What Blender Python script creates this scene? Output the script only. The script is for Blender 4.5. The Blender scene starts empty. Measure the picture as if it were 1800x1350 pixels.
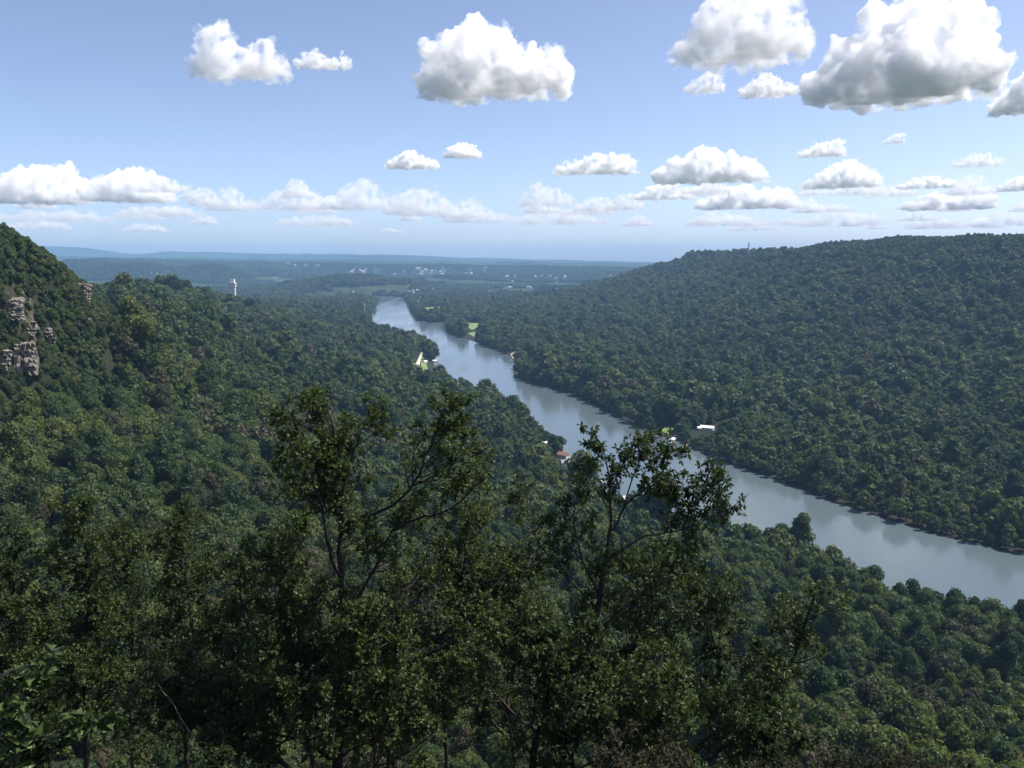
import bpy, bmesh, math, random
import numpy as np
from mathutils import Vector, Matrix

random.seed(7)
RNG = np.random.default_rng(7)
R = math.radians
SC = bpy.context.scene
COL = SC.collection

# ------------------------------------------------------------------ camera, sky, sun, exposure
H_CAM = 250.0
FPX = 1468.0                      # focal length in pixels of the 1800 px wide photograph
PITCH = R(8.5)
cam_d = bpy.data.cameras.new('camera')
cam_d.sensor_width = 36.0
cam_d.lens = 36.0 * FPX / 1800.0
cam_d.clip_start = 0.1
cam_d.clip_end = 400000.0
cam = bpy.data.objects.new('camera', cam_d)
cam.location = (0, 0, H_CAM)
cam.rotation_euler = (R(90) - PITCH, 0, 0)
COL.objects.link(cam)
SC.camera = cam

SUN_EL, SUN_AZ = R(58), R(78)     # azimuth measured clockwise from the view direction (+Y)
world = bpy.data.worlds.new('World')
SC.world = world
world.use_nodes = True
wn, wl = world.node_tree.nodes, world.node_tree.links
wn.clear()
w_out = wn.new('ShaderNodeOutputWorld')
w_bg = wn.new('ShaderNodeBackground')
w_sky = wn.new('ShaderNodeTexSky')
w_sky.sky_type = 'NISHITA'
w_sky.sun_disc = False
w_sky.sun_elevation = SUN_EL
w_sky.sun_rotation = SUN_AZ
w_sky.altitude = 300
w_sky.air_density = 0.5
w_sky.dust_density = 1.5
w_sky.ozone_density = 2.5
w_bg.inputs['Strength'].default_value = 0.138
w_tint = wn.new('ShaderNodeVectorMath'); w_tint.operation = 'MULTIPLY'
w_tint.inputs[1].default_value = (1.10, 1.0, 0.92)
wl.new(w_sky.outputs['Color'], w_tint.inputs[0])
wl.new(w_tint.outputs['Vector'], w_bg.inputs['Color'])
wl.new(w_bg.outputs['Background'], w_out.inputs['Surface'])

sun_d = bpy.data.lights.new('sun', 'SUN')
sun_d.energy = 4.0
sun_d.angle = R(0.5)
sun_d.color = (1.0, 0.95, 0.87)
sun = bpy.data.objects.new('sun', sun_d)
sdir = Vector((math.sin(SUN_AZ) * math.cos(SUN_EL), math.cos(SUN_AZ) * math.cos(SUN_EL), math.sin(SUN_EL)))
sun.rotation_euler = sdir.to_track_quat('Z', 'Y').to_euler()
sun.location = (300, 200, 900)
COL.objects.link(sun)

SC.view_settings.view_transform = 'Standard'
SC.view_settings.look = 'None'
SC.view_settings.gamma = 1.0
SC.view_settings.exposure = 0.82
SC.view_settings.use_curve_mapping = False
SC.render.engine = 'CYCLES'
cy = SC.cycles
cy.use_denoising = True
cy.max_bounces = 26
cy.diffuse_bounces = 3
cy.glossy_bounces = 3
cy.transmission_bounces = 4
cy.transparent_max_bounces = 8
cy.volume_bounces = 24
cy.use_adaptive_sampling = False
cy.caustics_reflective = False
cy.caustics_refractive = False

HAZE_DENSITY = 0.000048
HAZE_COLOR = (0.36, 0.63, 1.0)
HAZE_ANISO = 0.0

# ------------------------------------------------------------------ helpers
CP, SP = math.cos(PITCH), math.sin(PITCH)

def ray(u, v):
    a, b = (u - 900.0) / FPX, (675.0 - v) / FPX
    return np.array([a, CP + b * SP, -SP + b * CP])

def atz(u, v, z):
    d = ray(u, v)
    t = (z - H_CAM) / d[2]
    return np.array([d[0] * t, d[1] * t, z])

def aty(u, v, Y):
    d = ray(u, v)
    t = Y / d[1]
    return np.array([d[0] * t, Y, H_CAM + d[2] * t])

def to_px(x, y, z):
    zz = np.asarray(z) - H_CAM
    depth = y * CP - zz * SP
    depth = np.where(np.abs(depth) < 1e-6, 1e-6, depth)
    up = y * SP + zz * CP
    return 900 + FPX * x / depth, 675 - FPX * up / depth, depth

def hash2(ix, iy, seed):
    n = (ix.astype(np.int64) * 374761393 + iy.astype(np.int64) * 668265263 + seed * 974634777) & 0xffffffff
    n = ((n ^ (n >> 13)) * 1274126177) & 0xffffffff
    n = n ^ (n >> 16)
    return (n & 0xffff) / 65535.0

def vnoise(x, y, seed=0):
    ix, iy = np.floor(x), np.floor(y)
    fx, fy = x - ix, y - iy
    fx, fy = fx * fx * (3 - 2 * fx), fy * fy * (3 - 2 * fy)
    a, b = hash2(ix, iy, seed), hash2(ix + 1, iy, seed)
    c, d = hash2(ix, iy + 1, seed), hash2(ix + 1, iy + 1, seed)
    return (a + (b - a) * fx) + ((c + (d - c) * fx) - (a + (b - a) * fx)) * fy

def fbm(x, y, seed=0, octv=4):
    s, amp, tot = 0, 1.0, 0
    for k in range(octv):
        s = s + amp * (vnoise(x * 2 ** k + 17.3 * k, y * 2 ** k - 9.1 * k, seed + k) - 0.5) * 2
        tot += amp
        amp *= 0.5
    return s / tot

def sstep(a, b, x):
    t = np.clip((x - a) / (b - a), 0, 1)
    return t * t * (3 - 2 * t)

def new_mesh(name, verts, faces, mat=None, smooth=False):
    me = bpy.data.meshes.new(name)
    me.from_pydata([tuple(map(float, v)) for v in verts], [], [tuple(map(int, f)) for f in faces])
    if mat is not None:
        me.materials.append(mat)
    if smooth:
        me.polygons.foreach_set('use_smooth', [True] * len(me.polygons))
    me.update()
    return me

def fast_mesh(name, verts, tris_or_quads, mat=None, smooth=False):
    verts = np.asarray(verts, dtype=np.float32)
    f = np.asarray(tris_or_quads, dtype=np.int32)
    k = f.shape[1]
    me = bpy.data.meshes.new(name)
    me.vertices.add(len(verts))
    me.vertices.foreach_set('co', verts.ravel())
    me.loops.add(f.size)
    me.loops.foreach_set('vertex_index', f.ravel())
    me.polygons.add(len(f))
    me.polygons.foreach_set('loop_start', np.arange(0, f.size, k, dtype=np.int32))
    me.polygons.foreach_set('loop_total', np.full(len(f), k, dtype=np.int32))
    if smooth:
        me.polygons.foreach_set('use_smooth', np.ones(len(f), dtype=bool))
    if mat is not None:
        me.materials.append(mat)
    me.update(calc_edges=True)
    me.validate()
    return me

def link(name, me, parent=None, loc=None, rz=0.0):
    o = bpy.data.objects.new(name, me)
    COL.objects.link(o)
    if parent is not None:
        o.parent = parent
    if loc is not None:
        o.location = tuple(map(float, loc))
    if rz:
        o.rotation_euler = (0, 0, rz)
    return o

def tag(o, label=None, cat=None, group=None, kind=None):
    if label: o['label'] = label
    if cat: o['category'] = cat
    if group: o['group'] = group
    if kind: o['kind'] = kind
    return o

def thing(name, label, cat, loc=(0, 0, 0), rz=0.0, group=None):
    o = bpy.data.objects.new(name, None)
    o.empty_display_size = 0.5
    COL.objects.link(o)
    o.location = tuple(map(float, loc))
    o.rotation_euler = (0, 0, rz)
    return tag(o, label, cat, group)

# ------------------------------------------------------------------ materials
def mat_new(name):
    m = bpy.data.materials.new(name)
    m.use_nodes = True
    n, l = m.node_tree.nodes, m.node_tree.links
    n.clear()
    out = n.new('ShaderNodeOutputMaterial')
    return m, n, l, out

def ramp(n, stops):
    r = n.new('ShaderNodeValToRGB')
    e = r.color_ramp.elements
    while len(e) < len(stops):
        e.new(0.5)
    for k, (p, c) in enumerate(stops):
        e[k].position = p
        e[k].color = (*c, 1)
    return r

def simple_mat(name, col, rough=0.7, var=0.12, scale=1.5, spec=0.3, bump=0.0):
    m, n, l, out = mat_new(name)
    b = n.new('ShaderNodeBsdfPrincipled')
    b.inputs['Roughness'].default_value = rough
    b.inputs['Specular IOR Level'].default_value = spec
    tc = n.new('ShaderNodeTexCoord')
    nz = n.new('ShaderNodeTexNoise')
    nz.inputs['Scale'].default_value = scale
    nz.inputs['Detail'].default_value = 5
    l.new(tc.outputs['Object'], nz.inputs['Vector'])
    r = ramp(n, [(0.3, tuple(c * (1 - var) for c in col)), (0.7, tuple(min(1, c * (1 + var)) for c in col))])
    l.new(nz.outputs['Fac'], r.inputs['Fac'])
    l.new(r.outputs['Color'], b.inputs['Base Color'])
    if bump:
        bp = n.new('ShaderNodeBump')
        bp.inputs['Strength'].default_value = bump
        l.new(nz.outputs['Fac'], bp.inputs['Height'])
        l.new(bp.outputs['Normal'], b.inputs['Normal'])
    l.new(b.outputs['BSDF'], out.inputs['Surface'])
    return m

def foliage_mat(name, stops, transl=0.36, rough=0.6, patch=None, spec=0.25):
    """leaf colour: one hue per tree (object random), a slow change over the hillside, a small change per leaf clump"""
    m, n, l, out = mat_new(name)
    oi = n.new('ShaderNodeObjectInfo')
    r = ramp(n, stops)
    fac = oi.outputs['Random']
    if patch:
        nz = n.new('ShaderNodeTexNoise')
        nz.inputs['Scale'].default_value = patch
        nz.inputs['Detail'].default_value = 3
        l.new(oi.outputs['Location'], nz.inputs['Vector'])
        ma = n.new('ShaderNodeMath'); ma.operation = 'MULTIPLY_ADD'
        l.new(nz.outputs['Fac'], ma.inputs[0]); ma.inputs[1].default_value = 1.1; ma.inputs[2].default_value = -0.55
        mb = n.new('ShaderNodeMath'); mb.operation = 'ADD'; mb.use_clamp = True
        l.new(ma.outputs[0], mb.inputs[0]); l.new(fac, mb.inputs[1])
        fac = mb.outputs[0]
    l.new(fac, r.inputs['Fac'])
    at = n.new('ShaderNodeAttribute'); at.attribute_name = 'tone'
    mr = n.new('ShaderNodeMapRange')
    mr.inputs['To Min'].default_value = 0.78; mr.inputs['To Max'].default_value = 1.22
    l.new(at.outputs['Fac'], mr.inputs['Value'])
    mx = n.new('ShaderNodeVectorMath'); mx.operation = 'SCALE'
    l.new(r.outputs['Color'], mx.inputs[0]); l.new(mr.outputs['Result'], mx.inputs['Scale'])
    b = n.new('ShaderNodeBsdfPrincipled')
    b.inputs['Roughness'].default_value = rough
    b.inputs['Specular IOR Level'].default_value = spec
    l.new(mx.outputs['Vector'], b.inputs['Base Color'])
    t = n.new('ShaderNodeBsdfTranslucent')
    hs = n.new('ShaderNodeVectorMath'); hs.operation = 'MULTIPLY'
    hs.inputs[1].default_value = (1.3, 1.5, 0.7)
    l.new(mx.outputs['Vector'], hs.inputs[0])
    l.new(hs.outputs['Vector'], t.inputs['Color'])
    ms = n.new('ShaderNodeMixShader'); ms.inputs['Fac'].default_value = transl
    l.new(b.outputs['BSDF'], ms.inputs[1]); l.new(t.outputs['BSDF'], ms.inputs[2])
    l.new(ms.outputs['Shader'], out.inputs['Surface'])
    return m

G_STOPS = [(0.0, (0.024, 0.046, 0.019)), (0.25, (0.038, 0.065, 0.021)), (0.5, (0.052, 0.079, 0.023)), (0.72, (0.068, 0.094, 0.026)),
           (0.90, (0.088, 0.108, 0.027)), (0.97, (0.068, 0.076, 0.030)), (1.0, (0.066, 0.060, 0.032))]
M_FOREST = foliage_mat('forest_leaves', G_STOPS, patch=0.004)
M_TREE = [foliage_mat('green_leaves', [(0, (0.050, 0.080, 0.024)), (1, (0.064, 0.095, 0.027))]),
          foliage_mat('dark_leaves', [(0, (0.030, 0.054, 0.021)), (1, (0.040, 0.064, 0.023))]),
          foliage_mat('olive_leaves', [(0, (0.082, 0.106, 0.027)), (1, (0.102, 0.122, 0.030))]),
          foliage_mat('dusty_leaves', [(0, (0.052, 0.058, 0.030)), (1, (0.058, 0.055, 0.031))])]
M_OAK = foliage_mat('oak_leaves', [(0, (0.048, 0.080, 0.025)), (1, (0.078, 0.112, 0.031))], transl=0.34, rough=0.40, spec=0.42)
M_MAPLE = foliage_mat('maple_leaves', [(0, (0.085, 0.135, 0.045)), (1, (0.100, 0.150, 0.050))], transl=0.25, rough=0.42, spec=0.4)
M_RUSSET = foliage_mat('russet_leaves', [(0, (0.044, 0.037, 0.020)), (1, (0.036, 0.042, 0.018))], transl=0.15)
M_BARK = simple_mat('bark', (0.040, 0.034, 0.030), 0.9, 0.4, 9.0, 0.2, 0.5)
M_PALEBARK = simple_mat('pale_bark', (0.13, 0.125, 0.11), 0.85, 0.55, 6.0, 0.2, 0.4)
M_ROCK = simple_mat('sandstone', (0.165, 0.145, 0.120), 0.9, 0.45, 0.22, 0.2, 0.6)
M_PALEROCK = simple_mat('pale_sandstone', (0.24, 0.222, 0.195), 0.9, 0.4, 0.3, 0.2, 0.6)
M_WHITE = simple_mat('white_paint', (0.78, 0.78, 0.76), 0.6, 0.06, 0.5)
M_CREAM = simple_mat('cream_wall', (0.56, 0.52, 0.45), 0.8, 0.1, 0.5)
M_GREYROOF = simple_mat('grey_shingles', (0.23, 0.23, 0.24), 0.85, 0.15, 0.8)
M_REDROOF = simple_mat('terracotta_tiles', (0.22, 0.125, 0.095), 0.85, 0.2, 0.8)
M_CONC = simple_mat('pale_concrete', (0.60, 0.56, 0.54), 0.85, 0.08, 0.2)
M_GLASS = simple_mat('window_glass', (0.03, 0.04, 0.05), 0.15, 0.1, 0.3, 0.5)
M_TIMBER = simple_mat('weathered_timber', (0.34, 0.28, 0.20), 0.85, 0.25, 1.0)
M_STEEL = simple_mat('galvanised_steel', (0.42, 0.43, 0.44), 0.5, 0.1, 1.0)
M_GRAVEL = simple_mat('pale_gravel', (0.50, 0.45, 0.37), 0.95, 0.25, 0.25)
M_MEADOW = simple_mat('meadow_grass', (0.155, 0.205, 0.075), 0.9, 0.22, 0.02)
M_LAWN = simple_mat('lawn_grass', (0.115, 0.190, 0.050), 0.9, 0.2, 0.08)
M_DRY = simple_mat('dry_grass', (0.30, 0.27, 0.16), 0.9, 0.2, 0.06)

# ground
def ground_mat():
    m, n, l, out = mat_new('woodland_ground')
    geo = n.new('ShaderNodeNewGeometry')
    nz = n.new('ShaderNodeTexNoise'); nz.inputs['Scale'].default_value = 0.012; nz.inputs['Detail'].default_value = 9
    nz.inputs['Roughness'].default_value = 0.65
    l.new(geo.outputs['Position'], nz.inputs['Vector'])
    g = ramp(n, [(0.30, (0.020, 0.034, 0.018)), (0.48, (0.030, 0.048, 0.022)), (0.60, (0.044, 0.064, 0.028)), (0.68, (0.10, 0.12, 0.05))])
    l.new(nz.outputs['Fac'], g.inputs['Fac'])
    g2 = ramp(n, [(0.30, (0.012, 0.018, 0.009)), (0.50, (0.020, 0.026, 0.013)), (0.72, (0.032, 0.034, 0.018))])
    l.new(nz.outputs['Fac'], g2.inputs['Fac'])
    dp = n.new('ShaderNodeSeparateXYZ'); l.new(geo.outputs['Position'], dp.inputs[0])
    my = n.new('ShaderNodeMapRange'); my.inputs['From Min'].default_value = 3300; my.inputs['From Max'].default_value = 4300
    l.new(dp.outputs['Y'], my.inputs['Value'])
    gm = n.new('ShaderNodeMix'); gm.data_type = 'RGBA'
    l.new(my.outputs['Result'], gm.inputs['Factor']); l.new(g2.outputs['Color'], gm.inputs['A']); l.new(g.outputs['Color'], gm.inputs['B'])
    nr = n.new('ShaderNodeTexNoise'); nr.inputs['Scale'].default_value = 0.09; nr.inputs['Detail'].default_value = 8
    l.new(geo.outputs['Position'], nr.inputs['Vector'])
    rk = ramp(n, [(0.3, (0.05, 0.045, 0.033)), (0.5, (0.11, 0.09, 0.066)), (0.7, (0.20, 0.17, 0.13))])
    l.new(nr.outputs['Fac'], rk.inputs['Fac'])
    sx = n.new('ShaderNodeSeparateXYZ'); l.new(geo.outputs['True Normal'], sx.inputs[0])
    mr = n.new('ShaderNodeMapRange'); mr.inputs['From Min'].default_value = 0.42; mr.inputs['From Max'].default_value = 0.30
    l.new(sx.outputs['Z'], mr.inputs['Value'])
    mx = n.new('ShaderNodeMix'); mx.data_type = 'RGBA'
    l.new(mr.outputs['Result'], mx.inputs['Factor']); l.new(gm.outputs['Result'], mx.inputs['A']); l.new(rk.outputs['Color'], mx.inputs['B'])
    sp = n.new('ShaderNodeSeparateXYZ'); l.new(geo.outputs['Position'], sp.inputs[0])
    ml = n.new('ShaderNodeMapRange'); ml.inputs['From Min'].default_value = 2.6; ml.inputs['From Max'].default_value = 1.0
    l.new(sp.outputs['Z'], ml.inputs['Value'])
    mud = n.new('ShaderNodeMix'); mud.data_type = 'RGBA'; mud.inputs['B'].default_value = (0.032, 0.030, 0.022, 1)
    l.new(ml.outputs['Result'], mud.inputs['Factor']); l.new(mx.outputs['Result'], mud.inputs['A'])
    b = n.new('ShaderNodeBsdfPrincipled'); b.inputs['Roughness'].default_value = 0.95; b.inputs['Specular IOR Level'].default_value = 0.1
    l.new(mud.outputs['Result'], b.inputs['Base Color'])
    bp = n.new('ShaderNodeBump'); bp.inputs['Strength'].default_value = 0.8; bp.inputs['Distance'].default_value = 12
    l.new(nz.outputs['Fac'], bp.inputs['Height']); l.new(bp.outputs['Normal'], b.inputs['Normal'])
    l.new(b.outputs['BSDF'], out.inputs['Surface'])
    return m
M_GROUND = ground_mat()

def water_mat():
    m, n, l, out = mat_new('river_water')
    geo = n.new('ShaderNodeNewGeometry')
    mp = n.new('ShaderNodeMapping'); mp.inputs['Rotation'].default_value = (0, 0, R(-25)); mp.inputs['Scale'].default_value = (0.10, 0.55, 1)
    l.new(geo.outputs['Position'], mp.inputs['Vector'])
    nz = n.new('ShaderNodeTexNoise'); nz.inputs['Scale'].default_value = 1.0; nz.inputs['Detail'].default_value = 6
    l.new(mp.outputs['Vector'], nz.inputs['Vector'])
    bp = n.new('ShaderNodeBump'); bp.inputs['Strength'].default_value = 0.07; bp.inputs['Distance'].default_value = 1.0
    l.new(nz.outputs['Fac'], bp.inputs['Height'])
    # wind streaks: rougher and calmer water
    m2 = n.new('ShaderNodeMapping'); m2.inputs['Rotation'].default_value = (0, 0, R(35)); m2.inputs['Scale'].default_value = (0.020, 0.0022, 1)
    l.new(geo.outputs['Position'], m2.inputs['Vector'])
    n2 = n.new('ShaderNodeTexNoise'); n2.inputs['Scale'].default_value = 1.0; n2.inputs['Detail'].default_value = 5
    l.new(m2.outputs['Vector'], n2.inputs['Vector'])
    mr = n.new('ShaderNodeMapRange'); mr.inputs['From Min'].default_value = 0.35; mr.inputs['From Max'].default_value = 0.7
    mr.inputs['To Min'].default_value = 0.04; mr.inputs['To Max'].default_value = 0.22
    l.new(n2.outputs['Fac'], mr.inputs['Value'])
    b = n.new('ShaderNodeBsdfPrincipled')
    b.inputs['Base Color'].default_value = (0.086, 0.114, 0.126, 1)
    b.inputs['IOR'].default_value = 1.33
    b.inputs['Specular IOR Level'].default_value = 0.5
    l.new(mr.outputs['Result'], b.inputs['Roughness'])
    l.new(bp.outputs['Normal'], b.inputs['Normal'])
    l.new(b.outputs['BSDF'], out.inputs['Surface'])
    return m
M_WATER = water_mat()

# ------------------------------------------------------------------ river and terrain
BT = 12.0   # the visible left edge is the top of the bank trees
left_px = [(652, 572), (668, 580), (700, 586), (722, 592), (746, 604), (766, 622), (757, 650), (778, 660), (800, 666), (850, 684),
           (900, 712), (950, 748), (988, 776), (1000, 798), (1030, 815), (1080, 862), (1130, 900), (1200, 928), (1290, 938), (1370, 950),
           (1450, 985), (1510, 1020), (1560, 1045), (1620, 1056), (1700, 1078), (1800, 1090)]
LB = [atz(u, v, BT)[:2] for u, v in left_px]
right_px = [(712, 525), (722, 545), (735, 563), (760, 567), (785, 566), (812, 560), (845, 556), (812, 565), (786, 570), (785, 578),
            (800, 590), (850, 606), (898, 626), (912, 640), (905, 656), (920, 668), (1000, 691), (1050, 713), (1100, 741), (1160, 766),
            (1200, 778), (1250, 806), (1300, 822), (1400, 857), (1450, 877), (1540, 907), (1650, 941), (1750, 966), (1800, 977)]
RB = [atz(u, v, 0)[:2] for u, v in right_px]
far_px = [(655, 552), (668, 527), (640, 523.5), (560, 522)]
far_px2 = [(560, 519), (650, 520), (700, 522)]
dn = LB[-1] - LB[-4]; dn = dn / np.linalg.norm(dn)
LBX = [LB[-1] + dn * k for k in (400, 1000, 1800)]
RBX = [RB[-1] + dn * k + np.array([0.25, 0.1]) * k * 0.2 for k in (1800, 1000, 400)]
RIVER = np.array([atz(u, v, 0)[:2] for u, v in far_px[::-1]] + LB + LBX + RBX + RB[::-1] + [atz(u, v, 0)[:2] for u, v in far_px2[::-1]])
LPOLY = np.array([atz(u, v, 0)[:2] for u, v in far_px[::-1]] + LB + LBX)

def seg_dist(px, py, poly, closed):
    n = len(poly)
    best = np.full(px.shape, 1e18)
    for i in range(n if closed else n - 1):
        a, b = poly[i], poly[(i + 1) % n]
        d = b - a
        L2 = d @ d + 1e-9
        t = np.clip(((px - a[0]) * d[0] + (py - a[1]) * d[1]) / L2, 0, 1)
        q = (px - a[0] - t * d[0]) ** 2 + (py - a[1] - t * d[1]) ** 2
        best = np.minimum(best, q)
    return np.sqrt(best)

def inside(px, py, poly):
    r = np.zeros(px.shape, dtype=bool)
    n = len(poly)
    for i in range(n):
        x1, y1 = poly[i]; x2, y2 = poly[(i + 1) % n]
        c = (y1 > py) != (y2 > py)
        with np.errstate(divide='ignore', invalid='ignore'):
            xi = (x2 - x1) * (py - y1) / (y2 - y1 + 1e-12) + x1
        r ^= c & (px < xi)
    return r

TREE_H = 13.0
ctrl = []
def C(u, v, Y, dz=-TREE_H):
    p = aty(u, v, Y); ctrl.append((p[0], p[1], p[2] + dz))
def W(x, y, z): ctrl.append((x, y, z))
# left slope: profile by distance from the bank, near part
HP = np.array([(0, 2), (60, 5), (120, 12), (200, 30), (300, 60), (377, 85), (433, 105), (489, 128), (525, 150), (550, 172), (575, 205), (592, 230), (606, 248), (700, 252), (900, 262)])
nb, tb = np.array([0.828, 0.559]), np.array([-0.559, 0.828])
for s in (-900, -600, -350, -150, 0, 150, 300):
    for d in (60, 150, 250, 350, 450, 525, 550, 575, 592, 606, 700, 1000):
        p = nb * (601 - d) + tb * s
        z = np.interp(d, HP[:, 0], HP[:, 1])
        if p[1] > 330 and d > 430: continue
        if s >= 100 and d > 440: continue
        if s >= 150 and 200 < d < 560: z *= 0.85
        W(p[0], p[1], z)
W(0, 2, 247.4); W(0, 12, 240); W(-6, 9, 241.5); W(8, 12, 240); W(0, 26, 226); W(-14, 26, 226); W(14, 26, 225); W(0, 45, 203); W(20, 45, 202); W(-26, 45, 203)
W(-70, 100, 150); W(-120, 150, 145); W(-180, 220, 138); W(-120, 250, 118); W(-230, 330, 128); W(-110, 50, 185); W(-250, 260, 150); W(-320, 300, 175)
W(0, -60, 252); W(-400, -300, 262); W(300, -500, 258)
for (bx, by), sc in ((atz(1050, 838, BT)[:2], 1.0), (atz(880, 702, BT)[:2], 1.0), (atz(800, 668, BT)[:2], .85), (atz(757, 648, BT)[:2], .72), (atz(735, 600, BT)[:2], .62)):
    for d in (60, 160, 280, 400, 500):
        W(bx - d * 0.97, by - d * 0.22, np.interp(d, HP[:, 0], HP[:, 1]) * sc)
# cliff promontory at the far left
for (u, v, Y, dz) in ((-60, 370, 520, -13), (0, 389, 560, -13), (60, 410, 620, -12), (102, 434, 690, -11), (129, 452, 750, -10), (145, 478, 790, -9),
                      (70, 500, 600, 0), (30, 520, 540, 0), (65, 640, 520, 0), (100, 650, 560, 0), (150, 580, 770, 0), (165, 600, 760, 0), (-60, 660, 470, 0), (10, 650, 500, 0),
                      (200, 750, 545, -13), (100, 800, 425, -13), (60, 900, 335, -13), (300, 850, 430, -13), (60, 720, 470, -13), (120, 720, 510, -13), (250, 650, 800, -13), (330, 600, 1100, -13), (170, 505, 1250, -20)):
    C(u, v, Y, dz)
W(-700, 700, 300); W(-1000, 800, 310); W(-620, 900, 268); W(-900, 1300, 262)
for (u, v, Y) in ((150, 471, 1500), (200, 481, 1700), (250, 491, 1900), (290, 501, 2100), (330, 511, 2300), (410, 528, 2700), (500, 543, 2950), (560, 557, 3000), (620, 573, 2980)):
    C(u, v, Y, -32)
    p = aty(u, v, Y)
    for k, f in ((1.22, 0.55), (1.45, 0.15)):
        W(p[0] * k, p[1] * k, 6 + (p[2] - 19) * f)
# right mountain
for (u, v, Y) in ((1130, 500, 5300), (1165, 489, 5150), (1200, 463, 4800), (1216, 447, 4620), (1230, 437, 4480), (1260, 440, 4280), (1290, 444, 4100), (1340, 444, 3800), (1390, 435, 3600), (1450, 423, 3350), (1560, 415, 3000), (1700, 413, 2650), (1800, 412, 2450), (1950, 410, 2150), (2200, 410, 1800)):
    C(u, v, Y, -25 + 3 * (u > 1400) + 5 * (u > 1600))
    p = aty(u, v, Y)
    W(p[0] * 1.18, p[1] * 1.10, p[2] - 34)
    if u > 1220: W(p[0] * 1.5, p[1] * 1.3, p[2] - 30)
    W(p[0] * 1.9, p[1] * 1.75, 40)
for (u, v, Y) in ((1100, 490, 4900), (1050, 502, 4750), (1000, 515, 4550), (950, 528, 4350), (900, 540, 4150), (850, 553, 3900)):
    C(u, v, Y)
    p = aty(u, v, Y)
    for k, f in ((1.2, 0.5), (1.5, 0.1)):
        W(p[0] * k, p[1] * k, 5 + max(0, p[2] - 18) * f)
for (u, v, Y) in ((1500, 800, 1010), (1500, 740, 1180), (1500, 650, 1600), (1500, 550, 2120), (1500, 480, 2620), (1500, 440, 2950),
                  (1200, 720, 1370), (1200, 620, 2050), (1200, 550, 2900), (1200, 500, 3750), (1200, 470, 4400), (1350, 700, 1400), (1350, 580, 2200), (1350, 500, 3100), (1350, 460, 3500),
                  (1000, 640, 2080), (1000, 580, 2800), (1000, 545, 3600), (1800, 900, 800), (1800, 820, 960), (1800, 750, 1120), (1800, 650, 1480), (1800, 550, 1860), (1800, 470, 2220), (1800, 435, 2370),
                  (1650, 860, 900), (1650, 700, 1330), (1650, 600, 1800), (1650, 500, 2350), (1650, 450, 2580), (2100, 800, 820), (2100, 600, 1300), (2100, 480, 1700)):
    C(u, v, Y)
# bank and plain
for x, y in LB[::2] + RB[::3]:
    W(x, y, 3)
for (x, y, z) in ((-3200, 3800, 40), (-3500, 6000, 14), (-1600, 4600, 6), (-600, 5000, 5), (100, 5600, 5), (1200, 6500, 6), (3000, 8000, 10), (-4500, 9000, 10), (0, 9000, 8), (5000, 6500, 30),
                  (-12000, 14000, 15), (12000, 14000, 15), (0, 16000, 15), (-20000, 40000, 20), (20000, 40000, 20), (0, 40000, 20), (-20000, 0, 260), (20000, 0, 300), (0, -20000, 260), (-2500, 2000, 250), (-1900, 2500, 120)):
    W(x, y, z)
ctrl = np.array(ctrl)
CS = 1000.0
def kern(r): return r
nC = len(ctrl)
A = np.sqrt(((ctrl[:, None, :2] - ctrl[None, :, :2]) ** 2).sum(-1)) / CS
Mx = np.zeros((nC + 1, nC + 1)); Mx[:nC, :nC] = A - np.eye(nC) * 0.004; Mx[:nC, nC] = 1; Mx[nC, :nC] = 1
wts = np.linalg.solve(Mx, np.append(ctrl[:, 2], 0))

# hills beyond the gorge: (u centre, v top, distance, half width in px, depth m, v base)
HILLS = []
for (u, v, Y, wpx, dep) in ((615, 486, 6300, 95, 420), (690, 494, 6400, 60, 380), (540, 496, 6700, 70, 400), (240, 467, 8200, 110, 700), (360, 471, 8600, 80, 600), (460, 478, 9500, 90, 600),
                            (150, 462, 9000, 90, 700), (930, 484, 9500, 160, 600), (1120, 478, 9500, 120, 700), (800, 487, 8600, 110, 500)):
    p = aty(u, v, Y); HILLS.append((p[0], p[1], p[2] - 4, wpx / FPX * Y, dep))

def ridge_line(x, y, pts, Y, depth, seed, rough):
    """a long low ridge across the view: crest heights from skyline points"""
    th = x / np.maximum(y, 1)
    us = np.array([p[0] for p in pts], float); vs = np.array([p[1] for p in pts], float)
    zs = np.array([aty(u, v, Y)[2] for u, v in pts]); xs = (us - 900) / FPX
    zc = np.interp(th, xs, zs)
    wob = fbm(th * 30, th * 0 + 3.3, seed, 4)
    zc = zc * (1 + rough * wob)
    yy = y - Y - 0.15 * Y * fbm(th * 6, th * 0 + 1.7, seed + 9, 3)
    return zc * np.exp(-(yy / depth) ** 2)

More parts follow.
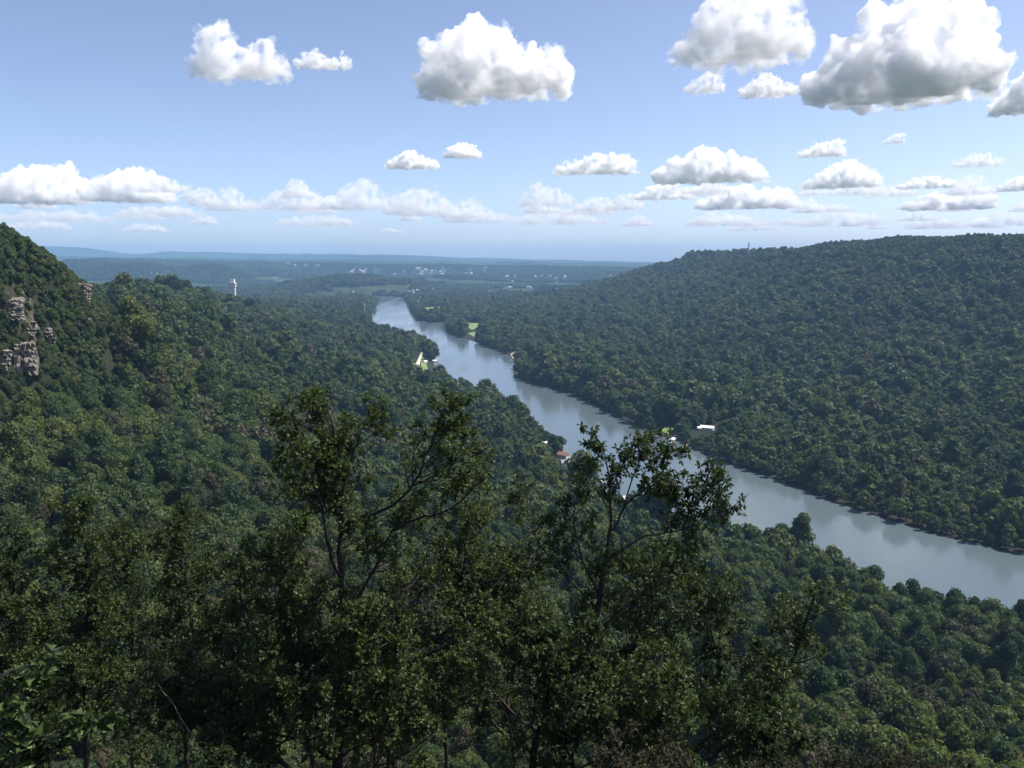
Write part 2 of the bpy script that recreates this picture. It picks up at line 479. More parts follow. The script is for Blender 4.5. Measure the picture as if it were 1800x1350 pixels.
def terrain(x, y, detail=True):
    x = np.asarray(x, float); y = np.asarray(y, float)
    shp = x.shape
    xf, yf = x.ravel(), y.ravel()
    z = np.full(xf.shape, wts[-1])
    for i in range(nC):
        z += wts[i] * np.sqrt((xf - ctrl[i, 0]) ** 2 + (yf - ctrl[i, 1]) ** 2) / CS
    z = np.maximum(z, 3.0)
    rr = np.hypot(xf, yf)
    # spurs and hollows on the slopes
    amp = np.clip((z - 25) / 120, 0, 1) * np.where(xf > 0, 1 - 0.75 * sstep(190, 300, z), 1) * sstep(300, 900, rr) * (1 - sstep(6000, 9000, rr))
    z = z + amp * (20 * fbm(xf / 260, yf / 330, 3, 4) + np.where(xf > 0, 1, 0) * 16 * (0.35 - np.abs(fbm(xf / 420 + 0.4 * yf / 420, yf / 260, 13, 3)))) + sstep(100, 260, rr) * np.clip((z - 15) / 60, 0, 1) * 3.0 * fbm(xf / 60, yf / 60, 5, 2)
    for (hx, hy, hz, hw, hd) in HILLS:
        g = np.exp(-(((xf - hx) / hw) ** 2) ** 1.3 - ((yf - hy) / hd) ** 2)
        z = np.maximum(z, hz * g * (1 + 0.12 * fbm(xf / 300, yf / 300, 11, 3)))
    far = sstep(5500, 9000, rr) * (yf > 0)
    z = z + far * np.maximum(0, 34 * fbm(xf / 1500, yf / 1100, 21, 4) + 8)
    if rr.max() > 9000:
        f2 = sstep(8500, 9800, rr) * (yf > 0)
        z = np.maximum(z, f2 * ridge_line(xf, yf, [(-200, 455), (150, 457), (400, 462), (600, 466), (900, 470), (1200, 474), (2000, 478)], 11000, 800, 31, 0.13))
        z = np.maximum(z, f2 * ridge_line(xf, yf, [(-200, 446), (150, 449), (400, 454), (640, 456), (900, 459), (1200, 463), (2000, 464)], 14500, 1000, 41, 0.07))
        z = np.maximum(z, f2 * ridge_line(xf, yf, [(-200, 430), (110, 432), (200, 435), (330, 441), (500, 445), (700, 448), (800, 452), (1000, 457), (1200, 463), (2000, 466)], 20500, 1700, 51, 0.035))
    m = rr < 9000
    sd = np.full(xf.shape, 1e4)
    sd[m] = seg_dist(xf[m], yf[m], RIVER, True)
    ins = np.zeros(xf.shape, bool); ins[m] = inside(xf[m], yf[m], RIVER)
    sd = np.where(ins, -sd, sd)
    land = 1.0 + (z - 1.0) * sstep(0, 70, sd)
    z = np.where(sd < 0, -5 * sstep(0, 18, -sd), np.where(sd < 70, land * sstep(-1, 5, sd), z))
    return z.reshape(shp), sd.reshape(shp)

def build_ground():
    rs = [0.0]
    r = 2.5
    while r < 24500:
        rs.append(r); r *= 1.024 if 300 < r < 9000 else 1.036
    rs = np.array(rs[1:])
    th = np.concatenate([np.linspace(-180, -50, 40)[:-1], np.linspace(-50, 50, 360), np.linspace(50, 180, 40)[1:-1]])
    th = np.radians(th)
    nt = len(th)
    RR, TT = np.meshgrid(rs, th, indexing='ij')
    X, Y = RR * np.sin(TT), RR * np.cos(TT)
    Z, _ = terrain(X, Y)
    v = np.stack([X, Y, Z], -1).reshape(-1, 3)
    c = np.array([[0, 0, 247.6]])
    v = np.concatenate([v, c])
    i, j = np.meshgrid(np.arange(len(rs) - 1), np.arange(nt), indexing='ij')
    j2 = (j + 1) % nt
    q = np.stack([i * nt + j, i * nt + j2, (i + 1) * nt + j2, (i + 1) * nt + j], -1).reshape(-1, 4)[:, ::-1]
    me = fast_mesh('ground', v, q, M_GROUND, True)
    o = link('ground', me)
    tag(o, 'wooded gorge floor, slopes and plain under the trees', None, None, 'structure')
    cap = [(len(v) - 1, (k + 1) % nt, k) for k in range(nt)]
    link('hilltop', new_mesh('hilltop', v[list(range(nt)) + [len(v) - 1]], [(nt, k, (k + 1) % nt) for k in range(nt)], M_GROUND), None)['kind'] = 'structure'
    return o
build_ground()

# river: the water sheet lies under the land everywhere but in its bed
wv = [(math.sin(a) * r, math.cos(a) * r + 3000, 0) for r in (9000,) for a in np.linspace(0, 2 * math.pi, 64, endpoint=False)]
tag(link('river', new_mesh('river', wv, [tuple(range(64))[::-1]], M_WATER)), 'broad blue-grey river winding through the gorge', None, None, 'structure')

# ------------------------------------------------------------------ clearings (no trees), draped meadows and the road
CLEAR = []     # (x, y, radius, reach towards the viewer)
def clear(p, rad, reach=0.0): CLEAR.append((float(p[0]), float(p[1]), float(rad), float(reach)))

def drape(name, poly_px, zg, mat, lift, label, sub=10):
    """a sheet over the ground inside a polygon"""
    pw = np.array([atz(u, v, zg)[:2] for u, v in poly_px])
    c = pw.mean(0)
    vs, fs = [], []
    n = len(pw)
    rings = 6
    ang = []
    dense = []
    for i in range(n):
        for t in np.linspace(0, 1, 6, endpoint=False):
            dense.append(pw[i] * (1 - t) + pw[(i + 1) % n] * t)
    dense = np.array(dense); n = len(dense)
    dense = dense + (dense - c) * 0.06 * fbm(dense[:, 0] / 40, dense[:, 1] / 40, 5, 3)[:, None]
    P = np.concatenate([c + (dense - c) * k / rings for k in range(1, rings + 1)] + [c[None]])
    z, _ = terrain(P[:, 0], P[:, 1])
    z = np.maximum(z, 0.8) + lift
    V = np.column_stack([P, z])
    for k in range(rings - 1):
        for i in range(n):
            fs.append((k * n + i, k * n + (i + 1) % n, (k + 1) * n + (i + 1) % n, (k + 1) * n + i))
    for i in range(n): fs.append((rings * n, (i + 1) % n, i))
    o = link(name, new_mesh(name, V, fs, mat, True))
    tag(o, label, None, None, 'structure')
    for q in range(len(P)): CLEAR_POLY.append(None) if False else None
    return pw
CLEAR_POLYS = []
CLEAR_POLY = []
def meadow(name, px, zg, mat, label, lift=0.7, reach=0.0):
    pw = drape(name, px, zg, mat, lift, label)
    CLEAR_POLYS.append((pw, max(reach, 0.052 * float(np.linalg.norm(pw.mean(0))) * (1 if reach > 50 else 0))))

meadow('meadow', [(532, 545), (560, 541), (600, 542), (630, 545), (625, 549), (590, 551), (555, 552)], 8, M_MEADOW, 'pale green meadow on the plain left of the river', reach=130)
meadow('meadow', [(738, 546), (745, 540), (775, 538), (812, 540), (800, 545), (765, 549), (755, 553), (742, 552)], 5, M_MEADOW, 'large light green field on the wooded point in the river bend', reach=110)
meadow('meadow', [(722, 531), (735, 528), (752, 530), (735, 534)], 5, M_MEADOW, 'small field on the point nearest the far river', reach=160)
meadow('meadow', [(808, 570), (822, 566), (843, 567), (841, 575), (830, 579), (820, 574)], 5, M_MEADOW, 'green field behind trees on the right river bank', reach=70)
meadow('meadow', [(822, 585), (835, 582), (850, 586), (842, 591), (832, 590)], 5, M_MEADOW, 'lower small green field by the right river bank', reach=60)
0 and meadow('meadow', [(385, 492), (410, 486), (422, 489), (412, 496), (392, 498)], 20, M_MEADOW, 'pale grass field behind the concrete tower', reach=250)
meadow('lawn', [(1108, 732), (1122, 726), (1146, 727), (1140, 734), (1126, 740)], 2, M_LAWN, 'lawn on the right bank beside the upper docks', reach=14)
meadow('lawn', [(1162, 757), (1172, 749), (1184, 752), (1186, 758), (1176, 764)], 2, M_LAWN, 'bright lawn at the water edge near the white lodge', reach=14)
meadow('clearing', [(1268, 748), (1274, 735), (1288, 732), (1284, 741), (1276, 750)], 6, M_DRY, 'dry grass clearing uphill of the white lodge', reach=40)
meadow('lawn', [(897, 622), (905, 618), (918, 620), (914, 630), (902, 631)], 2, M_DRY, 'tan bare bank beside the far docks', reach=25)
meadow('verge', [(741, 622), (748, 628), (752, 640), (747, 648), (740, 638)], 12, M_MEADOW, 'grass verge between the gravel road and the river', reach=60)

def road(px, zg, widths, name, label):
    pts = np.array([atz(u, v, zg)[:2] for u, v in px])
    t = np.linspace(0, len(pts) - 1, 40)
    P = np.column_stack([np.interp(t, range(len(pts)), pts[:, 0]), np.interp(t, range(len(pts)), pts[:, 1])])
    wd = np.interp(t, range(len(pts)), widths)
    d = np.gradient(P, axis=0); d /= np.linalg.norm(d, axis=1)[:, None]
    nn = np.column_stack([-d[:, 1], d[:, 0]])
    V, F = [], []
    z, _ = terrain(P[:, 0], P[:, 1])
    for i in range(40):
        for s in (-.5, .5):
            q = P[i] + nn[i] * wd[i] * s
            V.append((q[0], q[1], max(z[i], 1) + 1.2))
        if i: F.append((2 * i - 2, 2 * i - 1, 2 * i + 1, 2 * i))
        clear(P[i], wd[i] * 0.8 + 4, 170)
    tag(link(name, new_mesh(name, V, F, M_GRAVEL)), label, None, None, 'structure')
road([(742, 612), (739, 622), (734, 634), (738, 644), (744, 652), (750, 658)], 14, [5, 6, 10, 8, 6, 5], 'road', 'pale gravel road curving through the trees above the left bank')
road([(722, 630), (734, 633)], 18, [5, 6], 'road', 'short gravel spur joining the curving road')
def hit(u, v, lift=0.0, t0=60.0, t1=14000.0):
    """where the line of sight through a photograph point meets the ground"""
    d = ray(u, v); d = d / np.linalg.norm(d)
    t = t0 * (t1 / t0) ** np.linspace(0, 1, 1400)
    x, y, z = d[0] * t, d[1] * t, H_CAM + d[2] * t
    g = np.maximum(terrain(x, y)[0], 0) + lift
    k = np.argmax(z <= g)
    if z[k] > g[k]: k = len(t) - 1
    if k:
        a = (z[k - 1] - g[k - 1]) / max(1e-6, (z[k - 1] - g[k - 1]) - (z[k] - g[k])); tt = t[k - 1] + (t[k] - t[k - 1]) * a
    else: tt = t[k]
    return d * tt + np.array([0, 0, H_CAM])

# places of the houses, docks and masts (built further down); the wood stands back from them
HOUSES = [  # label, u, v of the base, width, depth, wall height, roof height, turn, wall, roof, windows
    ('white low lodge with a broad white roof in the trees of the right bank', 1243, 755, 19, 10, 3.6, 2.6, -0.25, 'w', 'w', 5),
    ('small white wing building at the left end of the white lodge', 1229, 755, 6, 6, 2.8, 1.8, 0.5, 'w', 'w', 2),
    ('grey-roofed house with white gable on the left bank, beside the foreground oak', 996, 818, 15, 9, 4.2, 3.4, 0.35, 'w', 'g', 4),
    ('terracotta-roofed house directly behind the grey-roofed house on the left bank', 990, 804, 13, 9, 4.0, 3.4, -0.5, 'c', 'r', 3),
    ('tall white house above the trees of the left bank near the round tree clump', 809, 684, 8, 8, 8.5, 3.0, 0.3, 'w', 'w', 4),
    ('white cottage just right of the tall white house', 823, 688, 8, 7, 5, 2.6, -0.3, 'w', 'w', 3),
    ('white boat-shed roof below the round tree clump on the left bank', 793, 676, 10, 7, 3.5, 2.2, 0.2, 'w', 'w', 1),
    ('pale-roofed cabin alone in the woods above the upper docks', 1167, 709, 14, 8, 4, 2.6, 0.1, 'c', 'w', 3),
    ('light roof among trees just above the terracotta-roofed house', 957, 784, 8, 7, 4, 2.4, 0.6, 'c', 'w', 2),
    ('white-roofed house seen between the leaves of the leaning oak', 1096, 883, 11, 8, 4, 3, 0.4, 'w', 'w', 3),
    ('small white house left of the leaning oak twigs near the water', 1062, 853, 8, 7, 4, 2.6, -0.2, 'w', 'w', 2),
    ('little white shed lone in the forest below the river bend edge', 1237, 1046, 5, 4, 3, 1.6, 0.3, 'w', 'w', 1),
    ('white shed between the gravel road and the river', 747, 637, 11, 7, 3, 2.2, 0.9, 'w', 'w', 1),
    ('white lean-to at the water edge right of the gravel road', 764, 636, 9, 7, 3, 2, 0.2, 'w', 'w', 1),
    ('long low white building on the plain before the pale meadow', 559, 556, 34, 13, 5.0, 2.4, 0.0, 'w', 'w', 6),
    ('white shed in the wood on the left slope', 479, 614, 9, 6, 3.5, 2, 0.2, 'w', 'w', 1),
    ('white cabin among the trees uphill from the far docks', 937, 637, 8, 6, 4, 2.4, 0.3, 'w', 'w', 2),
]
HOUSE_POS = []
for (lab, u, v, w, d_, h_, rh, tz, *_r) in HOUSES:
    p = hit(u, v); HOUSE_POS.append(p)
    clear(p, max(w, d_) * 0.62 + 3, min(240, 26 + 0.052 * np.linalg.norm(p[:2])))
DOCKS = [('white-roofed boathouse on the tan bare bank of the far docks', 906, 644, 1), ('open pier with a pale deck below the white-roofed boathouse', 902, 652, 0), ('grey boathouse at the tip of the far docks', 908, 658, 1),
         ('lone white boathouse upstream of the far docks', 893, 614, 1), ('dock beside the lawn of the upper docks', 1143, 740, 1), ('second pier downstream of the lawn dock', 1152, 747, 0), ('third pier downstream of the lawn dock', 1163, 756, 0),
         ('white boathouse on posts below the bright lawn', 1184, 774, 1), ('low brown landing beside the white boathouse', 1205, 784, 0), ('small landing on the right bank above the upper docks', 1038, 704, 0), ('small pier on the right bank between the far and the upper docks', 1012, 692, 0)]
DOCK_POS = []
for lab, u, v, k in DOCKS:
    p = atz(u, v, 0.3); DOCK_POS.append(p); clear(p, 9, 10)
TOWER = aty(410, 527, 2700); TOWER[2] = float(terrain(TOWER[:1], TOWER[1:2])[0][0]); clear(TOWER, 18, 420)
g = np.random.default_rng(21)
TOWN = []
for (u0, u1, v0, v1, n, w0, w1) in ((715, 822, 509, 519, 24, 14, 40), (860, 1000, 504, 515, 16, 30, 90), (890, 1000, 482, 498, 18, 30, 90), (690, 830, 474, 484, 20, 30, 70), (605, 640, 475, 481, 8, 40, 90),
                                     (612, 655, 515, 523, 9, 10, 18), (480, 560, 463, 468, 6, 50, 120), (470, 500, 483, 497, 4, 40, 70), (860, 900, 530, 535, 3, 20, 45), (1050, 1160, 478, 486, 6, 30, 60), (640, 900, 470, 476, 10, 50, 110), (230, 330, 478, 490, 5, 16, 34), (735, 800, 524, 528, 4, 12, 24)):
    for k in range(n):
        u, v = g.uniform(u0, u1), g.uniform(v0, v1)
        p = hit(u, v, 0, 2600, 30000)
        if terrain(p[:1], p[1:2])[1][0] < 12 or p[1] > 22000: continue
        w = g.uniform(w0, w1) * 0.5; TOWN.append((p, w, w * g.uniform(.35, .7), g.uniform(4, 9) * (1 + p[1] / 12000), g.uniform(-.5, .5), int(g.integers(0, 3))))
        clear(p, w * 0.7 + 10, 130 if p[1] < 8000 else 300)
# ------------------------------------------------------------------ broadleaf trees of the forest
def ico(sub):
    bm = bmesh.new(); bmesh.ops.create_icosphere(bm, subdivisions=sub, radius=1)
    v = np.array([q.co[:] for q in bm.verts]); f = np.array([[q.index for q in p.verts] for p in bm.faces]); bm.free()
    return v, f
ICO1, ICO2 = ico(1), ico(2)

def set_tone(me, vals):
    a = me.attributes.new('tone', 'FLOAT', 'FACE')
    a.data.foreach_set('value', np.asarray(vals, np.float32))

def crown_mesh(name, seed, n_lobes, cards, size, width=1.0, height=1.0, mat=None, core=True, low=0.0, jit=0.5, lob=1.0):
    """crown of leaf clumps: lobes over an irregular dome; unit = about 12 m wide, base of the crown at z = low"""
    g = np.random.default_rng(seed)
    V, F, T = [], [], []
    nv = 0
    lobes = []
    for k in range(n_lobes):
        a = g.uniform(0, 2 * math.pi)
        h = g.uniform(0, 1) ** 0.8
        rad = (1 - 0.75 * h ** 1.6) * g.uniform(0.45, 1.0) ** 0.6 * 4.4
        lobes.append((rad * math.cos(a) * width, rad * math.sin(a) * width, 5.0 + h * 6.3 * height, g.uniform(1.5, 2.5) * (1.1 - 0.3 * h) * lob))
    lobes.append((0, 0, 8.5 + height, 3.0))
    lobes = np.array(lobes)
    per = max(1, cards // len(lobes))
    qs = []
    for (lx, ly, lz, lr) in lobes:
        d = g.normal(size=(per, 3)); d[:, 2] += 0.35
        d /= np.linalg.norm(d, axis=1)[:, None]
        c = np.array([lx, ly, lz]) + d * lr * g.uniform(0.72, 1.12, (per, 1)) * np.array([1, 1, 0.85])
        # drop those buried inside other lobes
        dd = ((c[:, None, :] - lobes[None, :, :3]) ** 2).sum(-1) / (lobes[None, :, 3] * 0.72) ** 2
        keep = (dd > 1).all(1)
        c, d = c[keep], d[keep]
        nn = d + g.normal(size=d.shape) * jit
        nn /= np.linalg.norm(nn, axis=1)[:, None]
        u = np.cross(nn, g.normal(size=nn.shape)); u /= np.linalg.norm(u, axis=1)[:, None]
        w = np.cross(nn, u)
        s = size * g.uniform(0.6, 1.25, (len(c), 1)); e = s * g.uniform(0.5, 0.9, (len(c), 1))
        qs.append(np.stack([c - u * s, c + w * e * .9 + nn * s * .15, c + u * s, c - w * e + nn * s * .12], 1))
        T.append(np.clip(0.5 + g.uniform(-0.22, 0.22) + g.normal(size=len(c)) * 0.14, 0, 1))
    q = np.concatenate(qs); V = q.reshape(-1, 3); F = np.arange(len(V)).reshape(-1, 4)
    T = np.concatenate(T)
    if core:
        cv, cf = ICO1
        cvs, cfs = [], []
        b = 0
        for (lx, ly, lz, lr) in lobes:
            cvs.append(cv * lr * 0.74 * g.uniform(0.85, 1.1, (len(cv), 1)) + np.array([lx, ly, lz])); cfs.append(cf + b); b += len(cv)
        cvs = np.concatenate(cvs); cfs = np.concatenate(cfs) + len(V)
        V = np.concatenate([V, cvs])
        tri = np.concatenate([F[:, [0, 1, 2]], F[:, [0, 2, 3]], cfs])
        T = np.concatenate([T, T, np.full(len(cfs), 0.28)])
        F = tri
    V = V + np.array([0, 0, low])
    me = fast_mesh(name, V, F, mat)
    set_tone(me, T)
    return me

def trunk_mesh(name, seed, h=8.0, r=0.28):
    g = np.random.default_rng(seed)
    V, F = [], []
    def tube(p, q, r0, r1, n=6):
        p, q = np.array(p, float), np.array(q, float); d = (q - p) / np.linalg.norm(q - p)
        u = np.cross(d, [0.3, 0.9, 0.2]); u /= np.linalg.norm(u); w = np.cross(d, u); b = len(V)
        for c, rr in ((p, r0), (q, r1)):
            for k in range(n):
                a = 2 * math.pi * k / n
                V.append(c + (u * math.cos(a) + w * math.sin(a)) * rr)
        for k in range(n): F.append((b + k, b + (k + 1) % n, b + n + (k + 1) % n, b + n + k))
    tube((0, 0, -1.2), (0.1, 0.05, h * .55), r * 1.3, r * .9)
    tube((0.1, 0.05, h * .55), (0.2, -0.1, h), r * .9, r * .5)
    for k in range(5):
        a = k * 1.3 + g.uniform(0, 1)
        tube((0.1, 0.05, h * g.uniform(.45, .7)), (3 * math.cos(a), 3 * math.sin(a), h * g.uniform(.85, 1.15)), r * .45, r * .15, 5)
    return new_mesh(name, V, F, M_BARK)

# two levels of detail, kept in a collection that is not part of the scene and only instanced by the forest masses
def hidden_collection(meshes):
    c = bpy.data.collections.new('tree_kinds')
    for k, me in enumerate(meshes):
        o = bpy.data.objects.new('tree_kind_%s' % 'abcdefghijkl'[k], me); c.objects.link(o)
    return c
N_NEAR = 6
near_crowns = [crown_mesh('crown', 100 + k, 17 + 3 * (k % 3), 3600, 0.37, (1.0, .85, 1.12, .95, .75, 1.05)[k], (1.0, 1.15, .85, 1.0, 1.3, .9)[k], M_FOREST) for k in range(N_NEAR)]
far_crowns = [crown_mesh('crown', 200 + k, 7 + 2 * (k % 3), 430, 1.0, (1.0, .9, 1.1, 1.0, .8)[k], (1.0, 1.1, .85, .95, 1.2)[k], M_FOREST, jit=.38, lob=1.3) for k in range(5)]
NEAR_C, FAR_C = hidden_collection(near_crowns), hidden_collection(far_crowns)

def scatter(r0, r1, th0, th1, s0, sk, seed):
    g = np.random.default_rng(seed)
    pts = []
    r = r0
    while r < r1:
        s = s0 + sk * r
        n = max(1, int((th1 - th0) * r / s))
        th = th0 + (np.arange(n) + g.uniform(0, 1) + g.uniform(-.42, .42, n)) * (th1 - th0) / n
        rr = r + g.uniform(-.45, .45, n) * s
        pts.append(np.column_stack([rr * np.sin(th), rr * np.cos(th), np.full(n, s)]))
        r += s * 0.92
    return np.concatenate(pts)

# denser small growth on the steep cliff, and a closed fringe along both banks
gq = np.random.default_rng(31)
CLIFFP = np.column_stack([gq.uniform(-560, -215, 7500), gq.uniform(420, 860, 7500), gq.uniform(3.4, 6.4, 7500)])
_u, _v, _d = to_px(CLIFFP[:, 0], CLIFFP[:, 1], terrain(CLIFFP[:, 0], CLIFFP[:, 1])[0])
CLIFFP = CLIFFP[(_u < 185) & (_v < 800)]
def bank_points(poly, seed, off):
    g = np.random.default_rng(seed); out = []
    poly = np.asarray(poly)
    for a, b in zip(poly[:-1], poly[1:]):
        L = np.linalg.norm(b - a); s = 5.5 + 0.0028 * np.linalg.norm(a); n = max(1, int(L / s))
        nrm = np.array([-(b - a)[1], (b - a)[0]]) / L * off
        for row in (3.5, 9.0):
            for k in range(n):
                q = a + (b - a) * (k + g.uniform()) / n + nrm * (row + g.uniform(-1, 3))
                out.append((q[0], q[1], s * g.uniform(1.0, 1.5)))
    return np.array(out)
BANKP = np.concatenate([bank_points(LB + LBX, 3, 1), bank_points(RB, 4, -1), bank_points(LB + LBX, 5, -1), bank_points(RB, 6, 1)])
P = np.concatenate([scatter(125, 260, R(-43), R(43), 8.5, 0.0, 15), scatter(265, 720, R(-43), R(43), 10.6, 0.001, 16), scatter(724, 12500, R(-43), R(43), 7.2, 0.0020, 5), scatter(130, 420, R(43), R(75), 11, 0.002, 6), scatter(130, 420, R(-75), R(-43), 11, 0.002, 8), CLIFFP, BANKP])
zt, sdt = terrain(P[:, 0], P[:, 1])
keep = sdt > np.where(P[:, 1] > 3500, 6, 2.0)
rr = np.hypot(P[:, 0], P[:, 1])
thin = fbm(P[:, 0] / 420, P[:, 1] / 420, 61, 3)
keep &= ~((rr > 5200) & (zt < 60) & (thin > 0.0))          # open ground and town between the woods of the plain
for (cx, cyy, rad, reach) in CLEAR:
    keep &= np.hypot(P[:, 0] - cx, P[:, 1] - cyy) > rad
    if reach:
        L = math.hypot(cx, cyy); ux, uy = -cx / L, -cyy / L
        dx, dy = P[:, 0] - cx, P[:, 1] - cyy
        al = dx * ux + dy * uy; ac = np.abs(dx * uy - dy * ux)
        keep &= ~((al > 0) & (al < reach) & (ac < rad * 0.9 + 7))
for pw, reach in CLEAR_POLYS:
    keep &= ~inside(P[:, 0], P[:, 1], pw)
    c = pw.mean(0); L = np.linalg.norm(c); u = -c / L
    for k in np.linspace(0.15, 1, 6):
        for sx in (-9, 0, 9):
            keep &= ~inside(P[:, 0] + sx, P[:, 1], pw + u * reach * k)
#@@CLEARBUILD
P, zt, sdt, rr = P[keep], zt[keep], sdt[keep], rr[keep]
g = np.random.default_rng(77)
scl = P[:, 2] / 7.7 * g.lognormal(0, 0.36, len(P))
scl = np.clip(scl * (1 + 0.45 * fbm(P[:, 0] / 130, P[:, 1] / 130, 71, 2)), 0.45, 4)
scl *= np.where(sdt < 22, 0.72, 1)                           # lower growth at the water
pu0 = to_px(P[:, 0], P[:, 1], zt)[0]
scl = np.where((pu0 < 210) & (zt > 150) & (rr < 1700), np.minimum(scl, 0.5 + 0.25 * g.uniform(size=len(P))), scl)
scl = np.where(rr < 700, np.minimum(scl, 1.95), scl); scl = np.where(rr < 250, np.minimum(scl, 0.9), scl)
scl = np.where((zt > 262) & (rr > 1500), np.minimum(scl * 0.85, 0.95 * P[:, 2] / 7.7), scl)
rz = g.uniform(0, 2 * math.pi, len(P))
zs = scl * g.uniform(0.85, 1.15, len(P)) * np.clip(1.15 - 0.00008 * rr, .6, 1.15)
pu, pv, pd = to_px(P[:, 0], P[:, 1], zt + 9 * zs)

# the 300 that show largest become trees of their own
def fg_cover(u, v):
    xs = [-50, 0, 150, 300, 450, 480, 560, 640, 700, 780, 830, 900, 1000, 1040, 1180, 1300, 1310, 1450, 1500, 1540]
    ys = [930, 910, 880, 900, 940, 720, 690, 760, 760, 690, 800, 830, 880, 770, 780, 850, 1060, 1040, 1150, 1400]
    return (u < 1540) & (v > np.interp(u, xs, ys))
vis = (pu > 10) & (pu < 1790) & (pv > 400) & (pv < 1345) & ~fg_cover(pu, pv) & (sdt < 900)
siz = np.where(vis, scl / pd, 0)
own = np.argsort(-siz)[:300]
own_mask = np.zeros(len(P), bool); own_mask[own] = True

def points_object(name, sel, coll, nk, label):
    me = bpy.data.meshes.new(name)
    n = int(sel.sum())
    me.vertices.add(n)
    co = np.column_stack([P[sel, 0], P[sel, 1], zt[sel]]).astype(np.float32)
    me.vertices.foreach_set('co', co.ravel())
    def attr(nm, typ, val, key='value'):
        a = me.attributes.new(nm, typ, 'POINT'); a.data.foreach_set(key, np.ascontiguousarray(val).ravel())
    gg = np.random.default_rng(len(name) + n)
    rot = np.column_stack([gg.normal(0, .06, n), gg.normal(0, .06, n), rz[sel]]).astype(np.float32)
    attr('spin', 'FLOAT_VECTOR', rot, 'vector')
    attr('size', 'FLOAT_VECTOR', np.column_stack([scl[sel], scl[sel] * gg.uniform(.85, 1.15, n), zs[sel]]).astype(np.float32), 'vector')
    attr('pick', 'INT', gg.integers(0, nk, n).astype(np.int32))
    o = link(name, me)
    nt = bpy.data.node_groups.new(name, 'GeometryNodeTree')
    nt.interface.new_socket('Geometry', in_out='INPUT', socket_type='NodeSocketGeometry')
    nt.interface.new_socket('Geometry', in_out='OUTPUT', socket_type='NodeSocketGeometry')
    nn, ll = nt.nodes, nt.links
    gi, go = nn.new('NodeGroupInput'), nn.new('NodeGroupOutput')
    ci = nn.new('GeometryNodeCollectionInfo'); ci.inputs['Collection'].default_value = coll
    ci.inputs['Separate Children'].default_value = True; ci.inputs['Reset Children'].default_value = True
    ip = nn.new('GeometryNodeInstanceOnPoints'); ip.inputs['Pick Instance'].default_value = True
    def na(nm, typ):
        a = nn.new('GeometryNodeInputNamedAttribute'); a.data_type = typ; a.inputs['Name'].default_value = nm; return a.outputs['Attribute']
    e2r = nn.new('FunctionNodeEulerToRotation')
    ll.new(na('spin', 'FLOAT_VECTOR'), e2r.inputs[0])
    ll.new(gi.outputs[0], ip.inputs['Points']); ll.new(ci.outputs[0], ip.inputs['Instance'])
    ll.new(na('pick', 'INT'), ip.inputs['Instance Index']); ll.new(e2r.outputs[0], ip.inputs['Rotation']); ll.new(na('size', 'FLOAT_VECTOR'), ip.inputs['Scale'])
    ll.new(ip.outputs[0], go.inputs[0])
    md = o.modifiers.new('trees', 'NODES'); md.node_group = nt
    tag(o, label, None, None, 'stuff')
    return o
dl = seg_dist(P[:, 0], P[:, 1], np.array(LB + LBX), False)
dr = seg_dist(P[:, 0], P[:, 1], np.array(RBX + RB[::-1]), False)
left = (dl < dr) & (rr < 3500); right = ~left & (rr < 5600); plain = ~left & ~right
nearm = rr < 620
points_object('near_forest', nearm & ~own_mask, NEAR_C, N_NEAR, 'dense green forest on the slope below the viewpoint')
points_object('gorge_forest', left & ~nearm & ~own_mask, FAR_C, 5, 'unbroken green forest on the long slope left of the river')
points_object('mountain_forest', right & ~nearm & ~own_mask, FAR_C, 5, 'dark green forest covering the flat-topped mountain right of the river')
points_object('plain_woods', plain, FAR_C, 5, 'hazy woods scattered over the distant plain and hills')
print('trees', len(P), 'own', len(own))

TREE_KINDS = [('green', 'mid green tree'), ('dark', 'dark green tree'), ('olive', 'yellowish green tree'), ('dusty', 'dull brownish-green tree')]
own_meshes = {}
for mi in range(4):
    for k in range(N_NEAR):
        me = near_crowns[k].copy(); me.materials.clear(); me.materials.append(M_TREE[mi]); me.name = 'crown'; own_meshes[mi, k] = me
own_trunks = [trunk_mesh('trunk', 300 + k) for k in range(3)]
gg = np.random.default_rng(9)
for i in own:
    mi = int(gg.choice(4, p=[.46, .28, .18, .08])); k = int(gg.integers(0, N_NEAR))
    u_, v_ = pu[i], pv[i]
    if sdt[i] < 30 and dl[i] < dr[i]:
        where = 'on the left bank ' + ('near the grey-roofed house' if u_ < 1150 else 'right behind the leaning oak' if u_ < 1350 else 'right of the leaning oak' if u_ < 1600 else 'closest to the wide near water')
    elif dl[i] > dr[i]: where = 'on the right bank across the river'
    elif u_ < 1000:
        where = ('at the foot of the left cliff' if u_ < 170 and v_ < 720 else 'low on the left slope above the slim forked oak' if u_ < 250 and v_ > 780 else 'on the left slope below the cliff' if u_ < 250 else
                 'on the left slope just left of the tallest oak' if u_ < 480 and v_ > 780 else 'on the middle of the left slope' if u_ < 480 else 'behind the crown of the tallest oak' if u_ < 700 else 'in the gap between the tallest and the leaning oak')
    elif u_ < 1310: where = 'behind the lower branches of the leaning oak'
    elif v_ < 1080: where = 'near the river right of the leaning oak'
    elif u_ < 1560: where = 'beside the right-hand oak on the slope below'
    elif v_ < 1210: where = 'halfway down the open slope in the right part'
    else: where = 'lowest on the slope in the right corner'
    where = ('large ' if scl[i] > np.median(scl[own]) * 1.12 else '') + '|' + where
    big, where = where.split('|')
    lab = big + TREE_KINDS[mi][1] + ' ' + where; grp = lab
    t = thing('forest_tree', lab, 'tree', (P[i, 0], P[i, 1], zt[i]), rz[i], grp.replace(' tree', ' trees'))
    t.scale = (scl[i], scl[i], zs[i])
    link('trunk', own_trunks[i % 3], t); link('crown', own_meshes[mi, k], t)

